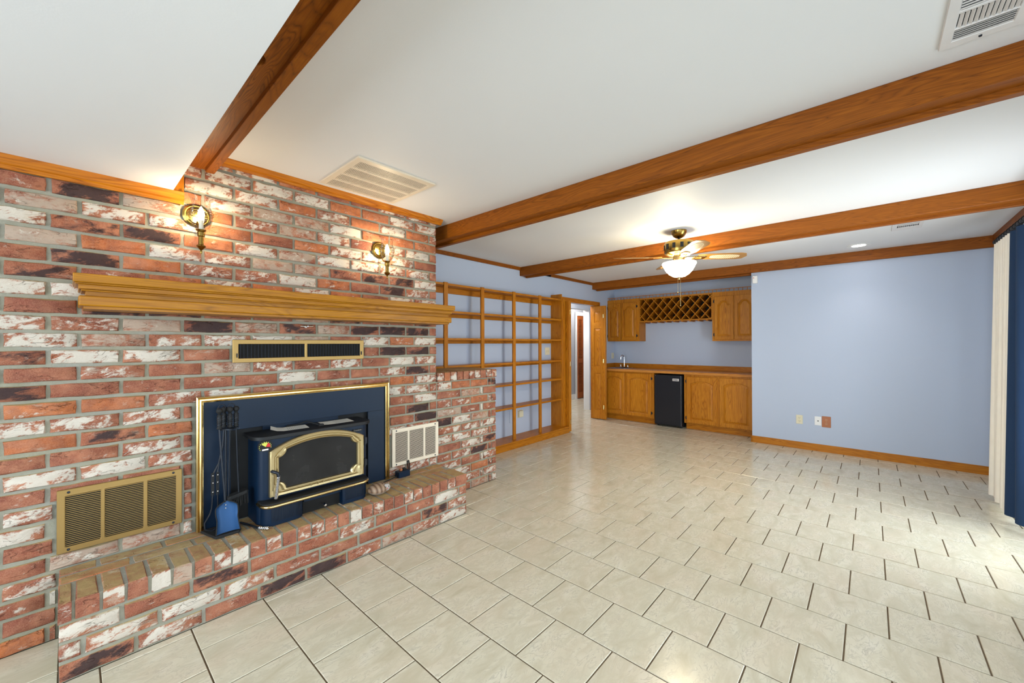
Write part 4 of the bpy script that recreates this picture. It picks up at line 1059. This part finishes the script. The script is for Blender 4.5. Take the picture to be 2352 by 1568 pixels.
part(MB().ball((8.645, 5.35, .93), .014, n=10, mm=6), 'knob', M_louver['z'], lv)

# ------------------------------------------------------------------ bar alcove
def arch_open(y0, y1, z0, zs, rise, cath, n=10):
    """opening outline: straight sides, segmental or cathedral head"""
    P = [(y0, z0), (y1, z0)]
    cy = (y0+y1)/2; hw = (y1-y0)/2
    if not cath:
        P += [(cy+hw*(1-2*k/n), zs+rise*(1-(1-2*k/n)**2)) for k in range(n+1)]
    else:
        P += [(y1, zs), (y1-hw*.16, zs), (y1-hw*.30, zs+rise*.35)]
        P += [(cy+hw*.62*cos(pi*k/8), zs+rise*.35+rise*.65*sin(pi*k/8)) for k in range(0, 9)]
        P += [(y0+hw*.30, zs+rise*.35), (y0+hw*.16, zs), (y0, zs)]
    return P
def cab_door(parent, xf, y0, y1, z0, z1, cath, hinge, st_=.055):
    d = bpy.data.objects.new('door', None); 
    M = YZ(xf-.019)
    rise = .05 if not cath else .06
    op = arch_open(y0+st_, y1-st_, z0+st_+.005, z1-st_-rise-(.012 if not cath else .02), rise, cath)
    frame = part(MB().prism(rect(y0, y1, z0, z1), [op], 0, .019, M), 'door', M_oak['z'], parent, bevel=.004)
    cy = (y0+y1)/2; cz = (op[0][1]+max(p[1] for p in op))/2; hw = (y1-y0)/2-st_; hh = (max(p[1] for p in op)-op[0][1])/2
    inset = lambda i: [(cy+(a-cy)*(1-i/hw), cz+(b-cz)*(1-i/hh)) for a, b in op]
    rings = [[M(a, b, d_) for a, b in inset(i)] for i, d_ in ((0, .018), (.0005, .013), (.007, .013), (.034, .002))]
    mb = MB(); mb.loft(rings, True, True, False)
    tri = tessellate_polygon([[Vector((a, b, 0)) for a, b in inset(.032)]])
    mb.add([M(a, b, .002) for a, b in inset(.032)], [tuple(t_) for t_ in tri])
    part(mb, 'raised_panel', M_oak['z'], frame)
    hy = y0+.004 if hinge == 'lo' else y1-.004
    sg = -1 if hinge == 'lo' else 1
    for z in (z0+.075, z1-.075):
        part(MB().lathe([(.001, -.028), (.005, -.024), (.005, .024), (.001, .028)], (xf-.016, hy+sg*.008, z), 8).box(xf-.006, xf-.001, hy+sg*.003, hy+sg*.024, z-.018, z+.018), 'hinge', M_iron, frame)
    return frame
# base cabinets
XF = 6.54
c1 = thing('base_cabinet', 'oak base cabinet with two arched doors under the bar sink', 'cabinet', (6.8, 3.2, 0))
part(MB().box(XF, 7.088, 2.692, 3.698, .10, .868), 'carcass', M_oak['z'], c1)
part(MB().box(6.605, 7.08, 2.70, 3.698, .002, .10), 'toe_kick', M_oakr['y'], c1)
cab_door(c1, XF, 3.222, 3.64, .115, .845, False, 'hi'); cab_door(c1, XF, 2.742, 3.182, .115, .845, False, 'lo')
c2 = thing('base_cabinet', 'oak base cabinet with two arched doors right of the black fridge', 'cabinet', (6.8, 1.7, 0))
part(MB().box(XF, 7.088, 1.222, 2.205, .10, .868), 'carcass', M_oak['z'], c2)
part(MB().box(6.605, 7.08, 1.222, 2.195, .002, .10), 'toe_kick', M_oakr['y'], c2)
cab_door(c2, XF, 1.723, 2.168, .112, .836, False, 'hi'); cab_door(c2, XF, 1.250, 1.690, .112, .840, False, 'lo')
wt = thing('worktop', 'long oak edged bar worktop with backsplash running over the base cabinets', 'worktop', (6.8, 2.45, .87))
part(MB().box(6.498, 7.088, 1.222, 3.698, .870, .909), 'top', M_worktop, wt, bevel=.004)
part(MB().box(7.068, 7.088, 1.222, 3.698, .909, .988).box(6.52, 7.07, 3.678, 3.698, .909, .988), 'backsplash', M_oakr['y'], wt)
sk = thing('bar_sink', 'small steel bar sink set in the left end of the oak worktop', 'sink', (6.80, 3.42, .909))
part(MB().prism(rect(6.62, 6.97, 3.24, 3.60), [rect(6.65, 6.90, 3.27, 3.57)], 0, .006, XY(.9095)), 'rim', M_chrome, sk, bevel=.002)
part(MB().box(6.65, 6.90, 3.27, 3.57, .9097, .9105), 'basin', plain('sink_steel', (90, 92, 96), .3, 1), sk)
fc = thing('faucet', 'chrome gooseneck bar faucet with two handles behind the sink', 'faucet', (6.93, 3.42, .9155))
part(MB().box(6.915, 6.945, 3.33, 3.51, .9157, .929), 'base_plate', M_chrome, fc, bevel=.004)
part(MB().tube([(6.93, 3.42, .925), (6.93, 3.42, 1.10)]+[(6.93-.04+.04*cos(pi*k/8), 3.42+.03*(k/8), 1.10+.045*sin(pi*k/8)) for k in range(1, 9)]+[(6.85, 3.45, 1.07)], .010, 10), 'spout', M_chrome, fc, smooth=60)
for yy in (3.35, 3.49):
    part(MB().lathe([(.016, .929), (.013, .945), (.010, .96)], (6.93, yy, 0), 10).tube([(6.93, yy-.025, .964), (6.93, yy+.025, .964)], .006, 6), 'tap_handle', M_chrome, fc, smooth=50)
# fridge
fr = thing('mini_fridge', 'black mini fridge between the oak base cabinets under the worktop', 'fridge', (6.75, 2.45, 0))
part(MB().box(6.56, 7.05, 2.235, 2.675, .022, .845), 'cabinet_body', M_fridge, fr, bevel=.006)
part(MB().box(6.505, 6.555, 2.235, 2.675, .03, .848), 'door', M_fridge, fr, bevel=.012, seg=3)
part(MB().box(6.50, 6.505, 2.275, 2.375, .755, .793), 'badge', M_ventw, fr)
mb = MB()
for k, w in enumerate((.012, .009, .012, .012, .010, .006)): mb.box(6.4992, 6.50, 2.362-.0135*k-w, 2.362-.0135*k, .768, .780)
part(mb, 'badge_print', M_black, fr)
part(MB().lathe([(.006, 0), (.004, -.003), (.001, -.004)], (6.505, 2.655, .832), 8, 'x'), 'hinge_cap', M_chrome, fr)
for yy in (2.27, 2.64): part(MB().lathe([(.016, .001), (.016, .03)], (6.58, yy, 0), 8), 'foot', M_blackm, fr)
# wall cabinets
XU = 6.82
u1 = thing('wall_cabinet', 'oak wall cabinet with two arched doors at the left of the wine rack', 'cabinet', (6.95, 3.4, 1.40))
part(MB().box(XU, 7.088, 3.072, 3.698, 1.402, 2.172), 'carcass', M_oak['z'], u1)
cab_door(u1, XU, 3.425, 3.69, 1.425, 2.105, True, 'hi', .045); cab_door(u1, XU, 3.125, 3.415, 1.425, 2.105, True, 'lo', .045)
u2 = thing('wall_cabinet', 'oak wall cabinet with two arched doors at the right of the wine rack', 'cabinet', (6.95, 1.5, 1.395))
part(MB().box(XU, 7.088, 1.222, 1.862, 1.396, 2.166), 'carcass', M_oak['z'], u2)
cab_door(u2, XU, 1.555, 1.828, 1.42, 2.095, True, 'hi', .045); cab_door(u2, XU, 1.265, 1.543, 1.42, 2.095, True, 'lo', .045)
# wine rack
wr = thing('wine_rack', 'oak lattice wine rack of diamond cells between the wall cabinets', 'wine rack', (6.95, 2.47, 1.75))
ya, yb, za, zb = 1.864, 3.070, 1.752, 2.150
part(MB().box(XU, 7.088, ya, yb, za-.012, za+.008).box(XU, 7.088, ya, yb, zb-.012, zb+.014).box(XU, 7.088, ya, ya+.012, za, zb).box(XU, 7.088, yb-.012, yb, za, zb), 'frame', M_oak['y'], wr)
part(MB().box(7.075, 7.087, ya, yb, za, zb), 'back_panel', M_void, wr)
pit = .1515; hh = zb-za-.02
def clipseg(p, q):
    (x0, y0), (x1, y1) = p, q; t0, t1 = 0, 1
    for d, lo, hi, s0 in ((x1-x0, ya+.012, yb-.012, x0), (y1-y0, za+.006, zb-.010, y0)):
        if abs(d) < 1e-9: continue
        a, b = (lo-s0)/d, (hi-s0)/d
        if a > b: a, b = b, a
        t0, t1 = max(t0, a), min(t1, b)
    if t1-t0 < .03: return None
    return (x0+(x1-x0)*t0, y0+(y1-y0)*t0), (x0+(x1-x0)*t1, y0+(y1-y0)*t1)
for sg in (1, -1):
    for k in range(-4, 13):
        y0 = ya+.03+k*pit
        sgm = clipseg((y0, za), (y0+sg*(zb-za)*.86, zb))
        if not sgm: continue
        (p0, p1) = sgm; d = Vector((p1[0]-p0[0], p1[1]-p0[1])).normalized(); n_ = Vector((-d.y, d.x))*.0055
        xo = 0 if sg > 0 else .0012
        part(MB().prism([(p0[0]-n_.x, p0[1]-n_.y), (p1[0]-n_.x, p1[1]-n_.y), (p1[0]+n_.x, p1[1]+n_.y), (p0[0]+n_.x, p0[1]+n_.y)], [], 0, .25, YZ(XU-.004+xo)), 'lattice_slat', M_oak['y'], wr)
for k in range(9):
    y = ya+.08+k*.13
    part(MB().prism([(y-.010, za-.012), (y+.010, za-.012), (y+.010, za-.024), (y+.026, za-.030), (y-.026, za-.030), (y-.010, za-.024)], [], 0, .22, YZ(XU+.01)), 'stemware_rail', M_oakr['x'], wr)
gr = thing('gallery_rail', 'thin oak gallery rail with small spindles along the top of the wall cabinets', 'rail', (XU, 2.46, 2.17))
part(MB().box(XU-.002, XU+.010, 1.224, 3.696, 2.205, 2.214), 'top_rail', M_oakr['y'], gr)
me = slat_inst(MB().lathe([(.004, 0), (.005, .012), (.003, .02), (.005, .028), (.004, .038)], (0, 0, 0), 6), M_oakr['z'], (0, 0, 0))
for k in range(41): inst(me, 'spindle', gr, (XU+.004, 1.25+.0605*k, 2.168))
# motion sensor and outlets on the end wall
ms = thing('motion_sensor', 'small white motion sensor high on the outer corner of the blue end wall', 'sensor', (XE, 1.17, 2.18))
part(MB().prism([(1.14, 2.18), (1.20, 2.18), (1.20, 2.285), (1.14, 2.285)], [], -.035, 0, YZ(XE)), 'housing', M_offw, ms, bevel=.008, seg=2)
part(MB().ball((XE-.034, 1.185, 2.255), .006, n=8, mm=5), 'lens', M_red, ms)
def plate_x(name, label, y0, y1, z0, z1, mat, kind):
    p = thing(name, label, 'wall plate' if kind != 'outlet' else 'outlet', (XE, (y0+y1)/2, (z0+z1)/2))
    part(MB().box(XE-.006, XE, y0, y1, z0, z1), 'cover_plate', mat, p, bevel=.002)
    cy, cz = (y0+y1)/2, (z0+z1)/2
    if kind == 'outlet':
        for s_ in (-.021, .021):
            part(MB().lathe([(.016, -.0078), (.017, -.006)], (XE, cy, cz+s_), 16, 'x'), 'socket', mat, p)
            part(MB().box(XE-.0084, XE-.0076, cy-.008, cy-.005, cz+s_, cz+s_+.008).box(XE-.0084, XE-.0076, cy+.005, cy+.008, cz+s_, cz+s_+.008).box(XE-.0084, XE-.0076, cy-.002, cy+.002, cz+s_-.010, cz+s_-.005), 'slot', M_iron, p)
    elif kind == 'jack':
        part(MB().lathe([(.006, -.009), (.007, -.006)], (XE, cy, cz), 12, 'x'), 'jack', M_blackm, p)
    else:
        part(MB().box(XE-.009, XE-.006, cy-.012, cy+.012, cz-.04, cz-.012).box(XE-.009, XE-.006, cy-.012, cy+.012, cz+.012, cz+.04).box(XE-.009, XE-.006, cy-.006, cy+.006, cz-.008, cz+.008), 'emboss', plain('brown_relief', (176, 122, 84), .5), p)
plate_x('wall_outlet', 'almond duplex outlet on the blue end wall, nearest the alcove', .652, .722, .318, .432, M_beige, 'outlet')
plate_x('cable_plate', 'white cable jack plate on the blue end wall beside the brown plate', .462, .530, .324, .434, M_offw, 'jack')
plate_x('brown_plate', 'square brown cover plate on the blue end wall right of the white plate', .369, .458, .308, .444, M_brownpl, 'brown')

# ------------------------------------------------------------------ curtain and rod
rod = thing('curtain_rod', 'black curtain rod on the right wall above the cream and navy curtain', 'curtain rod', (4.3, -.83, 2.235))
part(MB().tube([(2.95, -.83, 2.245), (5.42, -.83, 2.245)], .016, 12), 'rod', M_black, rod, smooth=60)
part(MB().lathe([(.016, 0), (.022, .004), (.022, .012), (.012, .018), (.020, .03), (.022, .045), (.001, .055)], (5.42, -.83, 2.245), 14, 'x'), 'finial', M_black, rod, smooth=50)
for x in (3.1, 5.36): part(MB().box(x-.01, x+.01, YR, -.83, 2.238, 2.252).box(x-.02, x+.02, YR, YR+.006, 2.20, 2.29).box(x-.012, x+.012, -.85, -.81, 2.222, 2.232), 'bracket', M_black, rod)
cu = thing('curtain', 'cream curtain panel with wide navy leading band hanging at the glass door', 'curtain', (4.9, -.82, .045))
def drape(s0, s1, x0, x1, n, folds):
    rows = []
    for j in range(17):
        v = j/16; z = 2.205-(2.205-.045)*v
        row = []
        for i in range(n+1):
            s_ = s0+(s1-s0)*i/n
            x = x0+(x1-x0)*i/n
            amp = .030+.020*v
            ph = 2*pi*folds*s_*.8+.5*sin(9*s_)
            y = -.825+amp*sin(ph)+.012*sin(ph*.37+1)*v+.012*v
            x += .010*cos(ph)*(.4+v)+.018*v*sin(3*s_+1)
            row.append((x, y, z))
        rows.append(row)
    return rows
def cloth(rows): 
    mb = MB(); mb.loft(rows, False); mb.loft([[(x, y-.003, z) for x, y, z in r_] for r_ in rows], False); return mb
part(cloth(drape(0, .60, 5.33, 4.86, 96, 13.5)), 'cream_panel', M_cream, cu, smooth=80)
part(cloth(drape(.60, 1.0, 4.86, 4.50, 40, 6)), 'navy_band', M_navyc, cu, smooth=80)
for k in range(10):
    x = 5.30-.085*k
    part(MB().tube([(x, -.83+.026*cos(2*pi*q/14), 2.238+.026*sin(2*pi*q/14)) for q in range(15)], .0035, 6).box(x-.004, x+.004, -.832, -.826, 2.19, 2.214), 'ring', M_black, cu, smooth=60)
